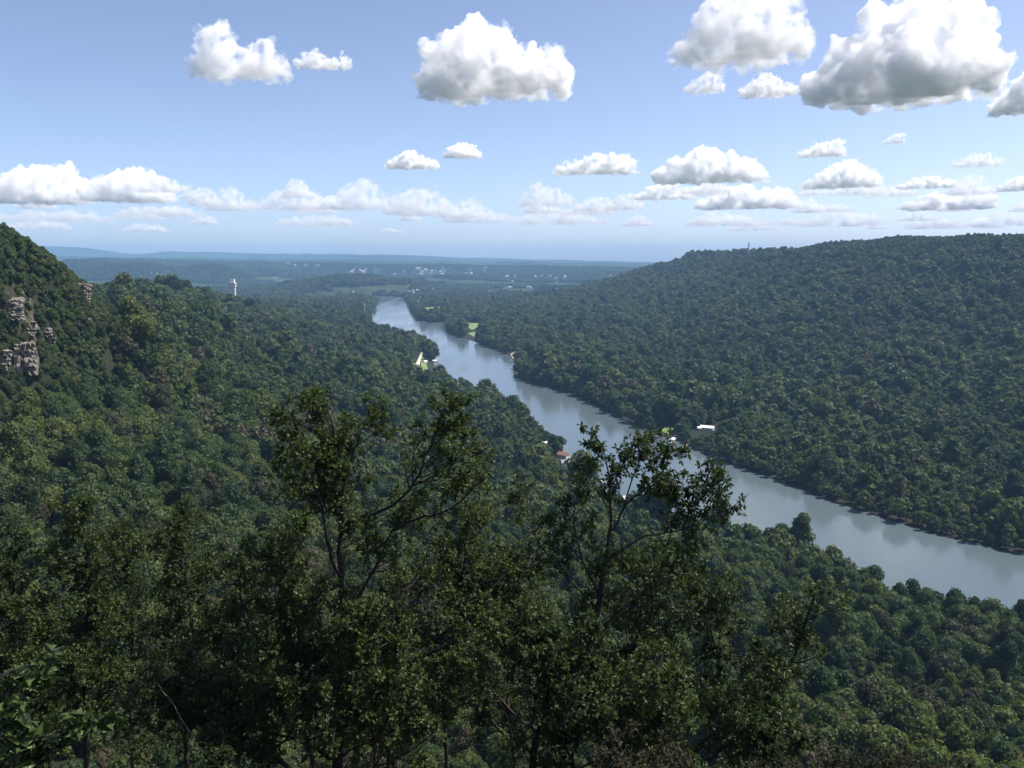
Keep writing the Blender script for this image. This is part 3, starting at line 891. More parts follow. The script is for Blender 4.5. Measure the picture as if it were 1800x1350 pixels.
# ------------------------------------------------------------------ haze
bm = bmesh.new(); bmesh.ops.create_cube(bm, size=1)
hz = bpy.data.meshes.new('haze'); bm.to_mesh(hz); bm.free()
m, n, l, out = mat_new('haze_air')
pv_ = n.new('ShaderNodeVolumePrincipled')
pv_.inputs['Color'].default_value = (*HAZE_COLOR, 1)
pv_.inputs['Density'].default_value = HAZE_DENSITY
pv_.inputs['Anisotropy'].default_value = HAZE_ANISO
l.new(pv_.outputs['Volume'], out.inputs['Volume'])
hz.materials.append(m)
haze = link('haze', hz)
haze.scale = (50000, 50000, 610)
haze.location = (0, 0, -8 + 305)
tag(haze, 'thin blue haze filling the gorge and plain', None, None, 'stuff')
# ------------------------------------------------------------------ clouds: closed billowing bodies of white droplets, high above the haze
BASE_Z = 1750.0
def cloud_mat(density, fray):
    m, n, l, out = mat_new('cloud_droplets')
    v = n.new('ShaderNodeVolumePrincipled')
    v.inputs['Color'].default_value = (1, 1, 1, 1)
    v.inputs['Anisotropy'].default_value = 0.0
    tc = n.new('ShaderNodeTexCoord')
    nz = n.new('ShaderNodeTexNoise'); nz.inputs['Scale'].default_value = 1.0 / fray; nz.inputs['Detail'].default_value = 6; nz.inputs['Roughness'].default_value = 0.6
    l.new(tc.outputs['Object'], nz.inputs['Vector'])
    mr = n.new('ShaderNodeMapRange'); mr.inputs['From Min'].default_value = 0.45; mr.inputs['From Max'].default_value = 0.60
    mr.inputs['To Min'].default_value = 0.0; mr.inputs['To Max'].default_value = density * 2.0
    l.new(nz.outputs['Fac'], mr.inputs['Value']); l.new(mr.outputs['Result'], v.inputs['Density'])
    l.new(v.outputs['Volume'], out.inputs['Volume'])
    m.cycles.volume_step_rate = 0.22
    return m

def bake(o):
    dg = bpy.context.evaluated_depsgraph_get()
    me = bpy.data.meshes.new_from_object(o.evaluated_get(dg), depsgraph=dg)
    return me

tex1 = bpy.data.textures.new('billow', 'CLOUDS'); tex1.noise_depth = 4; tex1.noise_basis = 'IMPROVED_PERLIN'
tex2 = bpy.data.textures.new('fray', 'CLOUDS'); tex2.noise_depth = 0; tex2.noise_basis = 'VORONOI_F1'

def cloud(label, prof, vb, tau=14.0, n=34, seed=0, group=None, deep=0.5, puff=1.0, res=90):
    """prof: the outline of the top as (u, v) points of the photograph; vb: pixel row of the flat base"""
    g = np.random.default_rng(seed + 500)
    uc = (prof[0][0] + prof[-1][0]) / 2
    e = ray(uc, vb); t = (BASE_Z - H_CAM) / e[2]
    c = e * t + np.array([0, 0, H_CAM]); depth = c[1]
    k = math.hypot(depth, 0) / FPX * (1 / CP) * 0.985
    us = np.array([p[0] for p in prof], float); vs = np.array([p[1] for p in prof], float)
    w = us[-1] - us[0]; h = vb - vs.min()
    V, F = [], []
    iv, iff = ICO2; b = 0
    n = int(n * 1.7)
    for q in range(n):
        u = us[0] + w * (q + g.uniform(.1, .9)) / n
        top = vb - np.interp(u, us, vs)
        edge = min(u - us[0], us[-1] - u)
        r = min(g.uniform(.13, .29) * max(h, 0.35 * w) , 0.62 * top + 2, edge * 1.1 + 0.05 * w) * puff
        r = max(r, 0.03 * w)
        zc = g.uniform(0.25, 1.0) ** 0.6 * max(top - r, 0.15 * r)
        if q % 2 == 0: zc = max(top - r * 0.95, 0.15 * r)
        yc = g.uniform(-.5, .5) * w * deep * (1 - 0.5 * zc / max(h, 1))
        p = np.array([(u - uc), yc, zc]) * k
        V.append(iv * r * k * np.array([1.05, 1.1, 0.92]) + p); F.append(iff + b); b += len(iv)
    m_ = max(6, n // 3)
    for q in range(m_):
        u = us[0] + w * (q + .5) / m_; top = vb - np.interp(u, us, vs)
        r = max(0.10 * w, 0.5 * top) * g.uniform(.8, 1.1); r = min(r, 1.2 * min(u - us[0], us[-1] - u) + .04 * w)
        p = np.array([u - uc, g.uniform(-.3, .3) * w * deep, 0.12 * top]) * k
        V.append(iv * k * np.array([r * 1.2, r * 1.3, min(r, .75 * top + 2)]) + p); F.append(iff + b); b += len(iv)
    V = np.concatenate(V); F = np.concatenate(F)
    low = V[:, 2] < 0
    V[low, 2] *= 0.12
    me = fast_mesh('cloud', V, F)
    o = link('cloud', me)
    rm = o.modifiers.new('r', 'REMESH'); rm.mode = 'VOXEL'; rm.voxel_size = max(w, 2 * h) * k / res
    for tx, sz, st in ((tex1, 0.40, 0.24), (tex2, 0.24, -0.24), (tex2, 0.10, -0.12), (tex1, 0.05, 0.09)):
        d = o.modifiers.new('d', 'DISPLACE')
        tt = tx.copy(); tt.noise_scale = sz * max(h, .4 * w) * k
        d.texture = tt; d.strength = st * max(h, .4 * w) * k; d.mid_level = 0.5; d.texture_coords = 'LOCAL'
    r2 = o.modifiers.new('r2', 'REMESH'); r2.mode = 'VOXEL'; r2.voxel_size = max(w, 2 * h) * k / res
    d = o.modifiers.new('d', 'DISPLACE'); tt = tex1.copy(); tt.noise_scale = 0.11 * max(h, .4 * w) * k; d.texture = tt; d.strength = 0.13 * max(h, .4 * w) * k; d.mid_level = .5; d.texture_coords = 'LOCAL'
    m2 = bake(o)
    co = np.zeros(len(m2.vertices) * 3, np.float32); m2.vertices.foreach_get('co', co); co = co.reshape(-1, 3)
    co[:, 0] *= 0.84; co[:, 2] *= 0.84
    lo = co[:, 2] < 0; co[lo, 2] *= 0.35; m2.vertices.foreach_set('co', co.ravel())
    o.modifiers.clear(); o.data = m2; m2.name = 'cloud'
    m2.materials.clear(); m2.materials.append(cloud_mat(0.5 * tau / (max(h, .3 * w) * k), 0.24 * max(h, .4 * w) * k))
    m2.polygons.foreach_set('use_smooth', [True] * len(m2.polygons))
    o.location = tuple(c)
    o.rotation_euler = (0, 0, -math.atan2(c[0], c[1]))
    tag(o, label, 'cloud', group)
    return o

cloud('two-humped ragged white cloud alone in the upper left blue sky', [(345, 110), (352, 60), (378, 30), (400, 55), (428, 90), (445, 85), (455, 62), (470, 56), (490, 75), (505, 105)], 136, 7, 40, 1)
cloud('small low white cloud just right of the two-humped cloud', [(516, 112), (530, 92), (550, 80), (570, 96), (585, 100), (604, 88), (621, 108)], 119, 6, 26, 2)
cloud('large white heaped cloud with a pointed top, over the river', [(735, 105), (750, 72), (790, 45), (822, 22), (836, 14), (852, 30), (868, 48), (920, 62), (945, 76), (975, 88), (1000, 105), (1008, 122)], 164, 16, 60, 3)
cloud('tall white cloud cut by the top of the picture beside the grey-bellied cloud', [(1180, 82), (1200, 55), (1225, 20), (1260, -20), (1320, -35), (1390, -15), (1402, 20), (1410, 60)], 106, 9, 46, 4, None, 0.35)
cloud('huge bright cloud with a broad dark grey belly, upper right', [(1410, 130), (1440, 95), (1470, 70), (1510, 35), (1550, -10), (1620, -30), (1680, 0), (1712, 20), (1726, 90)], 172, 26, 70, 5, None, 0.3)
cloud('small white cloud touching the left end of the grey-bellied cloud', [(1298, 152), (1320, 132), (1345, 124), (1375, 138), (1402, 150)], 169, 8, 22, 6)
cloud('faint little cloud scrap below the tall cut cloud', [(1200, 152), (1225, 132), (1255, 118), (1272, 130)], 162, 5, 18, 7)
cloud('grey-based cloud cut by the right edge of the picture', [(1745, 178), (1765, 150), (1790, 125), (1830, 105), (1880, 120), (1920, 160)], 194, 20, 34, 8)
cloud('small white flat-based cloud, larger of the pair above the river bend', [(675, 287), (695, 270), (720, 258), (745, 270), (776, 284)], 296, 14, 24, 9)
cloud('small white cloud, upper right of the pair above the river bend', [(777, 266), (790, 254), (812, 246), (835, 250), (848, 266)], 277, 12, 20, 10)
cloud('long flat white cloud with a slanting top left of the mountain', [(967, 300), (990, 284), (1025, 276), (1050, 268), (1085, 262), (1105, 268), (1126, 280)], 305, 12, 30, 11)
cloud('broad heaped cloud with grey base above the end of the mountain', [(1145, 300), (1165, 276), (1195, 264), (1220, 256), (1250, 252), (1275, 262), (1310, 266), (1335, 284), (1352, 304)], 319, 16, 44, 12)
cloud('thin streaky cloud above the mountain, higher of two', [(1398, 268), (1430, 250), (1460, 244), (1486, 242)], 275, 8, 22, 13)
cloud('tiny white cloud scrap right of the streaky cloud', [(1550, 248), (1568, 234), (1590, 232)], 252, 6, 12, 14)
cloud('domed white cloud with blue-grey base over the mountain', [(1408, 318), (1440, 296), (1465, 282), (1492, 274), (1515, 284), (1550, 312)], 329, 14, 32, 15)
cloud('slim white cloud right of the domed cloud', [(1578, 322), (1605, 310), (1640, 306), (1680, 318)], 331, 10, 22, 16)
cloud('long lumpy white cloud low over the right end of the mountain', [(1588, 356), (1620, 340), (1650, 336), (1675, 346), (1705, 332), (1725, 328), (1746, 344)], 368, 14, 36, 17)
cloud('white cloud low at the right edge of the picture', [(1755, 324), (1780, 308), (1810, 302), (1840, 318)], 335, 12, 22, 18)
cloud('wide grey-based cloud directly below the broad heaped cloud', [(1215, 358), (1245, 334), (1270, 326), (1300, 318), (1330, 328), (1365, 322), (1390, 336), (1406, 352)], 366, 13, 36, 19)
cloud('pale cloud left of the wide grey-based cloud', [(1105, 344), (1135, 326), (1160, 318), (1195, 326), (1226, 340)], 350, 9, 26, 20)
cloud('faint thin cloud high over the right end of the mountain', [(1675, 284), (1705, 266), (1735, 266), (1766, 284)], 293, 4, 20, 21)
cloud('wide white bank of cloud at the left edge of the picture', [(-40, 325), (0, 306), (30, 290), (60, 284), (95, 277), (120, 277), (150, 296), (158, 320)], 356, 10, 44, 22)
cloud('white domed cloud joining the bank at the left edge', [(145, 330), (170, 304), (205, 300), (225, 288), (262, 285), (285, 300), (306, 325)], 354, 11, 40, 23)
BAND = [([(355, 360), (385, 335), (405, 320), (430, 335), (450, 352)], 370), ([(430, 365), (470, 340), (505, 322), (535, 316), (560, 330), (582, 345)], 369),
        ([(575, 350), (605, 325), (640, 304), (668, 315), (684, 335)], 368), ([(668, 352), (690, 332), (720, 324), (770, 326), (802, 350)], 378),
        ([(775, 370), (800, 345), (830, 342), (850, 356), (905, 378)], 391), ([(905, 350), (935, 312), (955, 320), (985, 325), (1015, 345)], 362),
        ([(1005, 356), (1040, 338), (1080, 346), (1122, 358)], 371), ([(1090, 388), (1120, 372), (1152, 384)], 397), ([(880, 385), (930, 366), (985, 362), (1040, 376), (1080, 388)], 394),
        ([(1195, 388), (1240, 368), (1300, 372), (1345, 384)], 397), ([(1395, 388), (1440, 366), (1490, 362), (1530, 370), (1565, 384)], 397), ([(1590, 392), (1640, 378), (1690, 384)], 398),
        ([(1700, 388), (1750, 366), (1810, 372), (1840, 384)], 397), ([(480, 388), (540, 376), (600, 380), (640, 388)], 396), ([(200, 372), (250, 358), (320, 360), (360, 372)], 380), ([(-30, 378), (60, 364), (150, 370), (200, 380)], 388)]
gb = np.random.default_rng(12)
for q in range(44):
    vb = gb.uniform(338, 410); u0 = gb.uniform(-30, 1780); w_ = gb.uniform(40, 120); hh = gb.uniform(14, 34) * (1.2 - (vb - 338) / 110)
    m1, m2 = gb.uniform(.25, .45), gb.uniform(.55, .8)
    BAND.append(([(u0, vb - hh * .3), (u0 + w_ * m1, vb - hh * gb.uniform(.7, 1.3)), (u0 + w_ * m2, vb - hh * gb.uniform(.6, 1.2)), (u0 + w_, vb - hh * .25)], vb))
for i, (pr, vb) in enumerate(BAND):
    cloud('pale distant cloud in the hazy bank low above the horizon', pr, vb, 3.5, 20, 40 + i, 'distant clouds above the horizon', 0.6, 1.0, 48)
# ------------------------------------------------------------------ foreground oaks
def leaf_template(kind):
    """half outlines of a lobed leaf, folded along the midrib; length 1 along +x"""
    if kind == 'oak':
        o = [(0, 0), (0.16, 0.05), (0.30, 0.24), (0.40, 0.09), (0.60, 0.27), (0.70, 0.09), (0.86, 0.15), (1, 0)]
    else:
        o = [(0, 0), (0.02, 0.34), (0.22, 0.30), (0.38, 0.62), (0.52, 0.26), (0.72, 0.24), (1, 0)]
    fold = 0.22
    V = [(x, y, -abs(y) * fold - 0.10 * x * x) for x, y in o] + [(x, -y, -abs(y) * fold - 0.10 * x * x) for x, y in o[1:-1]]
    n = len(o)
    up = list(range(n))
    dn = [0] + [n + k for k in range(n - 2)] + [n - 1]
    tris = []
    for idx in (up, dn[::-1]):
        # fan strips against the midrib; concave outline, so triangulate through successive outline points
        tip, base = n - 1, 0
        seq = idx if idx[0] == 0 else idx[::-1]
        for k in range(1, len(seq) - 2):
            tris.append((seq[0] if k < (len(seq) - 1) / 2 else seq[-1], seq[k], seq[k + 1]))
        m = int((len(seq) - 1) / 2)
        tris.append((seq[0], seq[m if m < len(seq) - 1 else m - 1] if False else seq[max(1, math.ceil((len(seq) - 1) / 2))], seq[-1]))
    return np.array(V, float), np.array(tris, int)
LEAF = {k: leaf_template(k) for k in ('oak', 'maple')}

class Plant:
    def __init__(s, seed, leaf=0.165):
        s.g = np.random.default_rng(seed); s.V = []; s.F = []; s.L = []; s.leaf = leaf
    def tube(s, pts, radii, n=6):
        pts = np.asarray(pts, float); b0 = len(s.V)
        d = np.gradient(pts, axis=0); d /= np.linalg.norm(d, axis=1)[:, None] + 1e-9
        ref = np.array([0.31, 0.85, 0.22])
        for i, p in enumerate(pts):
            u = np.cross(d[i], ref); u /= np.linalg.norm(u) + 1e-9; w = np.cross(d[i], u)
            for k in range(n):
                a = 2 * math.pi * k / n
                s.V.append(p + (u * math.cos(a) + w * math.sin(a)) * radii[i])
        for i in range(len(pts) - 1):
            for k in range(n):
                s.F.append((b0 + i * n + k, b0 + i * n + (k + 1) % n, b0 + (i + 1) * n + (k + 1) % n, b0 + (i + 1) * n + k))
    def curve(s, p, d, L, up, n, wob):
        pts = [np.array(p, float)]; d = np.array(d, float)
        for k in range(n):
            d = d + s.g.normal(size=3) * wob + np.array([0, 0, up]); d /= np.linalg.norm(d)
            pts.append(pts[-1] + d * L / n)
        return np.array(pts), d
    def twig(s, p, d, L, nl):
        pts, dd = s.curve(p, d, L, 0.10, 4, 0.20)
        s.tube(pts, np.linspace(0.011, 0.004, 5), 3)
        for k in range(nl):
            t = 1 - abs(s.g.normal()) * 0.34
            t = min(max(t, 0.05), 1)
            q = np.array([np.interp(t, np.linspace(0, 1, 5), pts[:, c]) for c in range(3)])
            ld = dd * 0.45 + s.g.normal(size=3) * 0.75 + np.array([0, 0, -0.28]); ld /= np.linalg.norm(ld)
            s.L.append((q + ld * 0.03, ld, s.leaf * s.g.uniform(0.65, 1.25)))
    def branch(s, p, d, L, r, ntw=6, nl=11):
        n = max(4, int(L / 0.25))
        pts, _ = s.curve(p, d, L, 0.07, n, 0.17)
        s.tube(pts, np.linspace(r, 0.010, n + 1), 5)
        for k in range(ntw):
            t = 0.30 + 0.70 * (k + s.g.uniform(0, 1)) / ntw
            i = min(n - 1, int(t * n)); a = pts[i] + (pts[i + 1] - pts[i]) * s.g.uniform()
            dd = (pts[i + 1] - pts[i]); dd /= np.linalg.norm(dd)
            e = dd * 0.7 + s.g.normal(size=3) * 0.7; e /= np.linalg.norm(e)
            s.twig(a, e, s.g.uniform(.30, .65) * min(1, .55 + L * .4), nl)
    def limb(s, pts, r0, r1, start=0.35, every=0.34, bl=(1.5, 0.5), ntw=6, nl=11):
        pts = np.asarray(pts, float)
        seg = np.linalg.norm(np.diff(pts, axis=0), axis=1); cum = np.concatenate([[0], np.cumsum(seg)]); T = cum[-1]
        m = max(6, int(T / 0.3)); tt = np.linspace(0, T, m)
        sm = np.column_stack([np.interp(tt, cum, pts[:, c]) for c in range(3)])
        for _ in range(2):
            sm[1:-1] = (sm[:-2] + 2 * sm[1:-1] + sm[2:]) / 4
        sm[1:-1] += s.g.normal(size=(m - 2, 3)) * 0.022
        rad = r0 + (r1 - r0) * (tt / T) ** 0.9
        s.tube(sm, rad, 8 if r0 > .08 else 6)
        x = start * T
        while x < T:
            f = (x / T - start) / max(1e-6, 1 - start)
            q = np.array([np.interp(x, tt, sm[:, c]) for c in range(3)])
            q2 = np.array([np.interp(min(T, x + .2), tt, sm[:, c]) for c in range(3)]); dd = q2 - q
            nd = np.linalg.norm(dd); dd = dd / nd if nd > 1e-6 else np.array([0, 0, 1.])
            e = s.g.normal(size=3); e -= e @ dd * dd; e /= np.linalg.norm(e)
            d = dd * 0.55 + e; d[2] += 0.15; d /= np.linalg.norm(d)
            L = (bl[0] + (bl[1] - bl[0]) * f) * s.g.uniform(.7, 1.25)
            s.branch(q, d, L, max(0.012, 0.02 * L), ntw, nl)
            x += every * s.g.uniform(.6, 1.4)
        s.twig(sm[-1], sm[-1] - sm[-2], 0.5, nl * 2)
    def leaf_mesh(s, name, mat, kind='oak', sel=None):
        LV, LF = LEAF[kind]
        L = s.L if sel is None else [s.L[k] for k in sel]
        p = np.array([a[0] for a in L]); d = np.array([a[1] for a in L]); sz = np.array([a[2] for a in L])
        u = s.g.normal(size=d.shape) * 0.6 + np.array([0, 0, 1.0]); u -= (u * d).sum(1)[:, None] * d; u /= np.linalg.norm(u, axis=1)[:, None]
        w = np.cross(u, d)
        V = p[:, None] + sz[:, None, None] * (LV[None, :, 0, None] * d[:, None] + LV[None, :, 1, None] * w[:, None] + LV[None, :, 2, None] * u[:, None])
        F = LF[None] + (np.arange(len(L)) * len(LV))[:, None, None]
        me = fast_mesh(name, V.reshape(-1, 3), F.reshape(-1, 3), mat)
        set_tone(me, np.repeat(np.clip(s.g.normal(0.5, 0.25, len(L)), 0, 1), len(LF)))
        return me
    def build(s, name, label, cat, base, leafmat, barkmat, kind='oak', group=None):
        base = np.array(base, float)
        t = thing(name, label, cat, base, 0, group)
        w = new_mesh('trunk', np.array(s.V) - base, s.F, barkmat, True)
        link('trunk', w, t)
        if s.L:
            s.L = [(a - base, b, c) for a, b, c in s.L]
            o = link('crown', s.leaf_mesh('crown', leafmat, kind), t)
        return t

def px_limb(px, Y, dY=0.0):
    """limb through photograph points at a depth that shifts by dY towards the tip"""
    n = len(px)
    return [aty(u, v, Y + dY * k / (n - 1)) for k, (u, v) in enumerate(px)]

def foot(pt):
    z, _ = terrain(np.array([pt[0]]), np.array([pt[1]])); return float(z[0])

def ground_leg(px, Y):
    """continue a trunk from its lowest seen point down to the ground"""
    p = aty(px[0], px[1], Y); q = p.copy(); q[0] *= 0.985; q[2] = foot(q) - 0.3
    return [q, (p + q) / 2 + np.array([0.08, 0, 0])]

YA = 25.0
oak = Plant(1)
tr = ground_leg((592, 1360), YA) + px_limb([(592, 1360), (598, 1260), (601, 1150), (606, 1075)], YA)
oak.limb(tr, 0.23, 0.14, 0.30, 0.24, (1.3, .8), 6, 12)
up = px_limb([(606, 1075), (597, 1012), (600, 930), (606, 860), (598, 800), (585, 745), (572, 705)], YA, 0.5)
oak.limb(up, 0.125, 0.025, 0.30, 0.20, (1.5, .5), 8, 14)
for pxs, r, st, dy in (([(598, 1012), (577, 975), (568, 900), (545, 820), (520, 765), (515, 725)], .10, .35, -1.2),
                       ([(600, 930), (585, 880), (545, 850), (505, 810)], .06, .3, 1.2), ([(604, 870), (620, 800), (640, 745), (650, 715)], .06, .3, 1.0),
                       ([(602, 925), (640, 908), (690, 890), (735, 845), (748, 800), (770, 755), (784, 702)], .09, .45, -.8),
                       ([(727, 853), (760, 838), (790, 828), (806, 800), (816, 770)], .05, .4, .6),
                       ([(606, 1075), (643, 1030), (660, 1000), (688, 935), (727, 870)], .10, .3, .8),
                       ([(688, 935), (730, 910), (770, 905), (815, 880), (850, 835)], .06, .3, -1.2),
                       ([(600, 1235), (660, 1185), (733, 1157), (800, 1097), (833, 1070), (867, 1027), (900, 1003), (950, 988)], .12, .25, 1.4),
                       ([(733, 1157), (790, 1130), (860, 1120), (930, 1090)], .06, .25, -1.5),
                       ([(601, 1150), (550, 1080), (510, 1040), (480, 980)], .09, .3, 1.4), ([(598, 1250), (530, 1190), (470, 1150), (430, 1090)], .09, .3, -1.4),
                       ([(580, 1335), (567, 1320), (520, 1297), (470, 1290), (400, 1240)], .09, .4, -1.0), ([(606, 1075), (680, 1060), (750, 1010), (800, 950), (830, 900)], .09, .3, 2.2),
                       ([(592, 1330), (680, 1290), (760, 1230), (800, 1180)], .08, .3, -2)):
    oak.limb(px_limb(pxs, YA, dy), r * .68, .018, st, 0.23, (1.35, .5), 7, 12)
oak.build('oak_tree', 'tallest dark oak with a straight trunk and two leafy tops, left of centre', 'tree', tr[0], M_OAK, M_BARK)

YB = 27.0
ok2 = Plant(2)
tr = ground_leg((935, 1350), YB) + px_limb([(935, 1350), (945, 1290), (997, 1187), (1013, 1163), (1047, 1107), (1053, 1050), (1068, 965)], YB)
ok2.limb(tr, 0.18, 0.085, 0.30, 0.24, (1.2, .7), 6, 12)
for pxs, r, st, dy, bl in (([(1068, 965), (1074, 927), (1072, 887), (1072, 840), (1064, 800), (1052, 772)], .085, .42, .4, (1.0, .4)),
                           ([(1073, 905), (1055, 870), (1040, 850), (1030, 830)], .035, .5, .5, (.7, .4)),
                           ([(1072, 860), (1092, 820), (1105, 795), (1122, 782)], .035, .4, .3, (.7, .35)),
                           ([(1077, 933), (1097, 890), (1117, 872), (1145, 850), (1170, 825), (1180, 795)], .06, .45, -.5, (.9, .35)),
                           ([(1097, 890), (1105, 850), (1120, 825), (1130, 790), (1142, 772)], .04, .4, .6, (.7, .35)),
                           ([(1117, 872), (1140, 868), (1165, 862), (1185, 840)], .03, .4, .3, (.6, .3)),
                           ([(1060, 985), (1100, 963), (1133, 942), (1167, 938), (1200, 934), (1233, 918), (1262, 900), (1290, 890)], .06, .50, -.3, (.8, .35)),
                           ([(1200, 934), (1212, 900), (1225, 865), (1238, 842), (1258, 834)], .035, .40, .4, (.7, .3)), ([(1225, 922), (1245, 890), (1262, 862), (1275, 845)], .025, .40, -.3, (.6, .3)),
                           ([(1167, 938), (1172, 905), (1185, 880), (1200, 865)], .03, .45, .5, (.65, .3)), ([(1133, 942), (1160, 955), (1195, 958), (1222, 945)], .03, .45, -.5, (.6, .3)),
                           ([(1053, 1050), (1025, 990), (1005, 930), (1010, 885), (1020, 855)], .06, .35, .9, (1.0, .4)), ([(1050, 1070), (1000, 1020), (950, 960), (925, 900), (930, 862)], .06, .3, 1.6, (1.2, .5)),
                           ([(1047, 1107), (1110, 1070), (1170, 1020), (1215, 985)], .07, .3, 1.0, (1.2, .5)), ([(997, 1187), (940, 1120), (890, 1080), (850, 1030)], .07, .3, -1.2, (1.3, .5)),
                           ([(1013, 1163), (1080, 1150), (1150, 1110), (1230, 1075), (1290, 1050)], .07, .3, -1.4, (1.2, .5)), ([(945, 1290), (880, 1230), (840, 1180), (820, 1120)], .07, .3, 1.2, (1.3, .5)),
                           ([(960, 1260), (1050, 1230), (1130, 1220), (1200, 1190)], .07, .3, .5, (1.3, .5))):
    ok2.limb(px_limb(pxs, YB, dy), r * .72, .016, st, 0.23, bl, 6, 11)
ok2.build('oak_tree', 'leaning oak whose two airy leaf clusters stand out against the river', 'tree', tr[0], M_OAK, M_BARK)

def grown_oak(seed, stem, Y, r, limbs, bl, label, every=0.24, nl=14, ntw=7, name='oak_tree', mat=None, leaf=0.165, spread=(1.6, 3.0), barkmat=None, start=0.30, bottom=0.2):
    p = Plant(seed, leaf)
    tr = ground_leg(stem[0], Y) + px_limb(stem, Y, 0.6)
    p.limb(tr, r, 0.03, 0.55, every, bl, ntw, nl)
    arr = np.array(tr[2:]); cum = np.concatenate([[0], np.cumsum(np.linalg.norm(np.diff(arr, axis=0), axis=1))])
    for k in range(limbs):
        t = (bottom + (0.95 - bottom) * (k + p.g.uniform()) / limbs); x = t * cum[-1]
        q = np.array([np.interp(x, cum, arr[:, c]) for c in range(3)])
        a = k * 2.4 + p.g.uniform(-.5, .5); L = p.g.uniform(*spread) * (1.25 - .6 * t)
        d = np.array([math.cos(a), math.sin(a) * .8, p.g.uniform(.25, .8)])
        pts, _ = p.curve(q, d, L, 0.05, 6, 0.12)
        p.limb(pts, r * .38 * (1.2 - .5 * t), .018, start, every, bl, ntw, nl)
    return p.build(name, label, 'tree', tr[0], mat or M_OAK, barkmat or M_BARK)

grown_oak(11, [(150, 1350), (150, 1235), (143, 1176), (146, 1150), (153, 1100), (158, 1020), (150, 950), (140, 900)], 30, .17, 11, (1.3, .5), 'slim dark oak with a forked trunk near the lower left corner')
grown_oak(12, [(90, 1360), (70, 1254), (48, 1205), (44, 1150), (30, 1080), (20, 1000), (28, 945)], 33, .15, 10, (1.3, .5), 'dark oak cut by the left edge of the picture')
grown_oak(13, [(330, 1380), (325, 1270), (345, 1160), (330, 1050), (318, 970), (305, 915)], 36, .18, 12, (1.5, .6), 'bushy dark oak between the forked oak and the tallest oak', 0.22)
grown_oak(14, [(785, 1350), (783, 1283), (778, 1200), (800, 1110), (812, 1010), (830, 920)], 34, .16, 12, (1.4, .5), 'dark oak filling the gap between the tallest and the leaning oak', 0.22)
grown_oak(15, [(1231, 1345), (1311, 1287), (1360, 1215), (1378, 1189), (1400, 1149), (1418, 1091), (1432, 1050)], 27, .13, 9, (1.0, .4), 'right-hand oak leaning to the right before the sunlit forest', 0.30, 11, 6, spread=(1.0, 2.1))
grown_oak(16, [(1200, 1380), (1230, 1300), (1275, 1287), (1270, 1230), (1262, 1150), (1240, 1080), (1225, 1010)], 31, .13, 10, (1.2, .5), 'thin-stemmed oak just left of the right-hand oak')
grown_oak(17, [(470, 1400), (455, 1300), (430, 1200), (440, 1120), (420, 1040), (425, 985)], 31, .15, 11, (1.4, .5), 'dark leafy oak at the left foot of the tallest oak')
grown_oak(18, [(1060, 1400), (1075, 1300), (1085, 1210), (1107, 1150), (1147, 1073), (1150, 1020), (1140, 975)], 30, .13, 11, (1.3, .5), 'oak with a bent stem behind the leaning oak')
grown_oak(19, [(230, 1400), (235, 1300), (225, 1200), (235, 1110), (222, 1020), (215, 930)], 40, .18, 12, (1.6, .6), 'dense oak standing behind the forked slim oak', 0.22)
grown_oak(20, [(690, 1420), (680, 1330), (700, 1260), (690, 1180), (700, 1100), (690, 1030)], 38, .17, 12, (1.6, .6), 'dense oak behind the trunk of the tallest oak', 0.22)
grown_oak(21, [(900, 1420), (905, 1330), (890, 1250), (905, 1180), (900, 1110), (910, 1020)], 38, .17, 12, (1.6, .6), 'dense oak in the shade left of the leaning trunk', 0.22)
grown_oak(22, [(20, 1400), (30, 1330), (20, 1240), (10, 1150), (-10, 1060)], 27, .15, 10, (1.4, .5), 'shaded oak in the lowest left part behind the maple leaves')
grown_oak(23, [(560, 1420), (500, 1340), (380, 1290), (300, 1240), (250, 1200)], 24, .12, 9, (1.2, .5), 'low bent oak stretching left under the other oaks', bottom=.3)
grown_oak(24, [(1130, 1420), (1140, 1340), (1130, 1270), (1120, 1210)], 23, .10, 9, (1.2, .5), 'low young oak below the leaning oak', bottom=.1)
grown_oak(25, [(1340, 1430), (1350, 1370), (1365, 1310), (1350, 1265)], 25, .09, 8, (1.0, .4), 'low oak sapling under the right-hand oak', spread=(1.0, 1.8), bottom=.1)

grown_oak(26, [(560, 1420), (545, 1320), (520, 1230), (530, 1130), (510, 1040), (515, 960)], 23, .10, 11, (1.2, .5), 'slender oak in front of the left side of the tallest oak', spread=(1.2, 2.2))
grown_oak(27, [(650, 1430), (660, 1330), (650, 1240), (668, 1150), (660, 1080)], 22, .09, 10, (1.2, .5), 'slender oak in front of the right side of the tallest oak', spread=(1.1, 2.1))
grown_oak(28, [(1000, 1430), (1010, 1350), (1000, 1270), (985, 1190), (975, 1120)], 23, .09, 10, (1.2, .5), 'slender oak before the trunk of the leaning oak', spread=(1.1, 2.1))
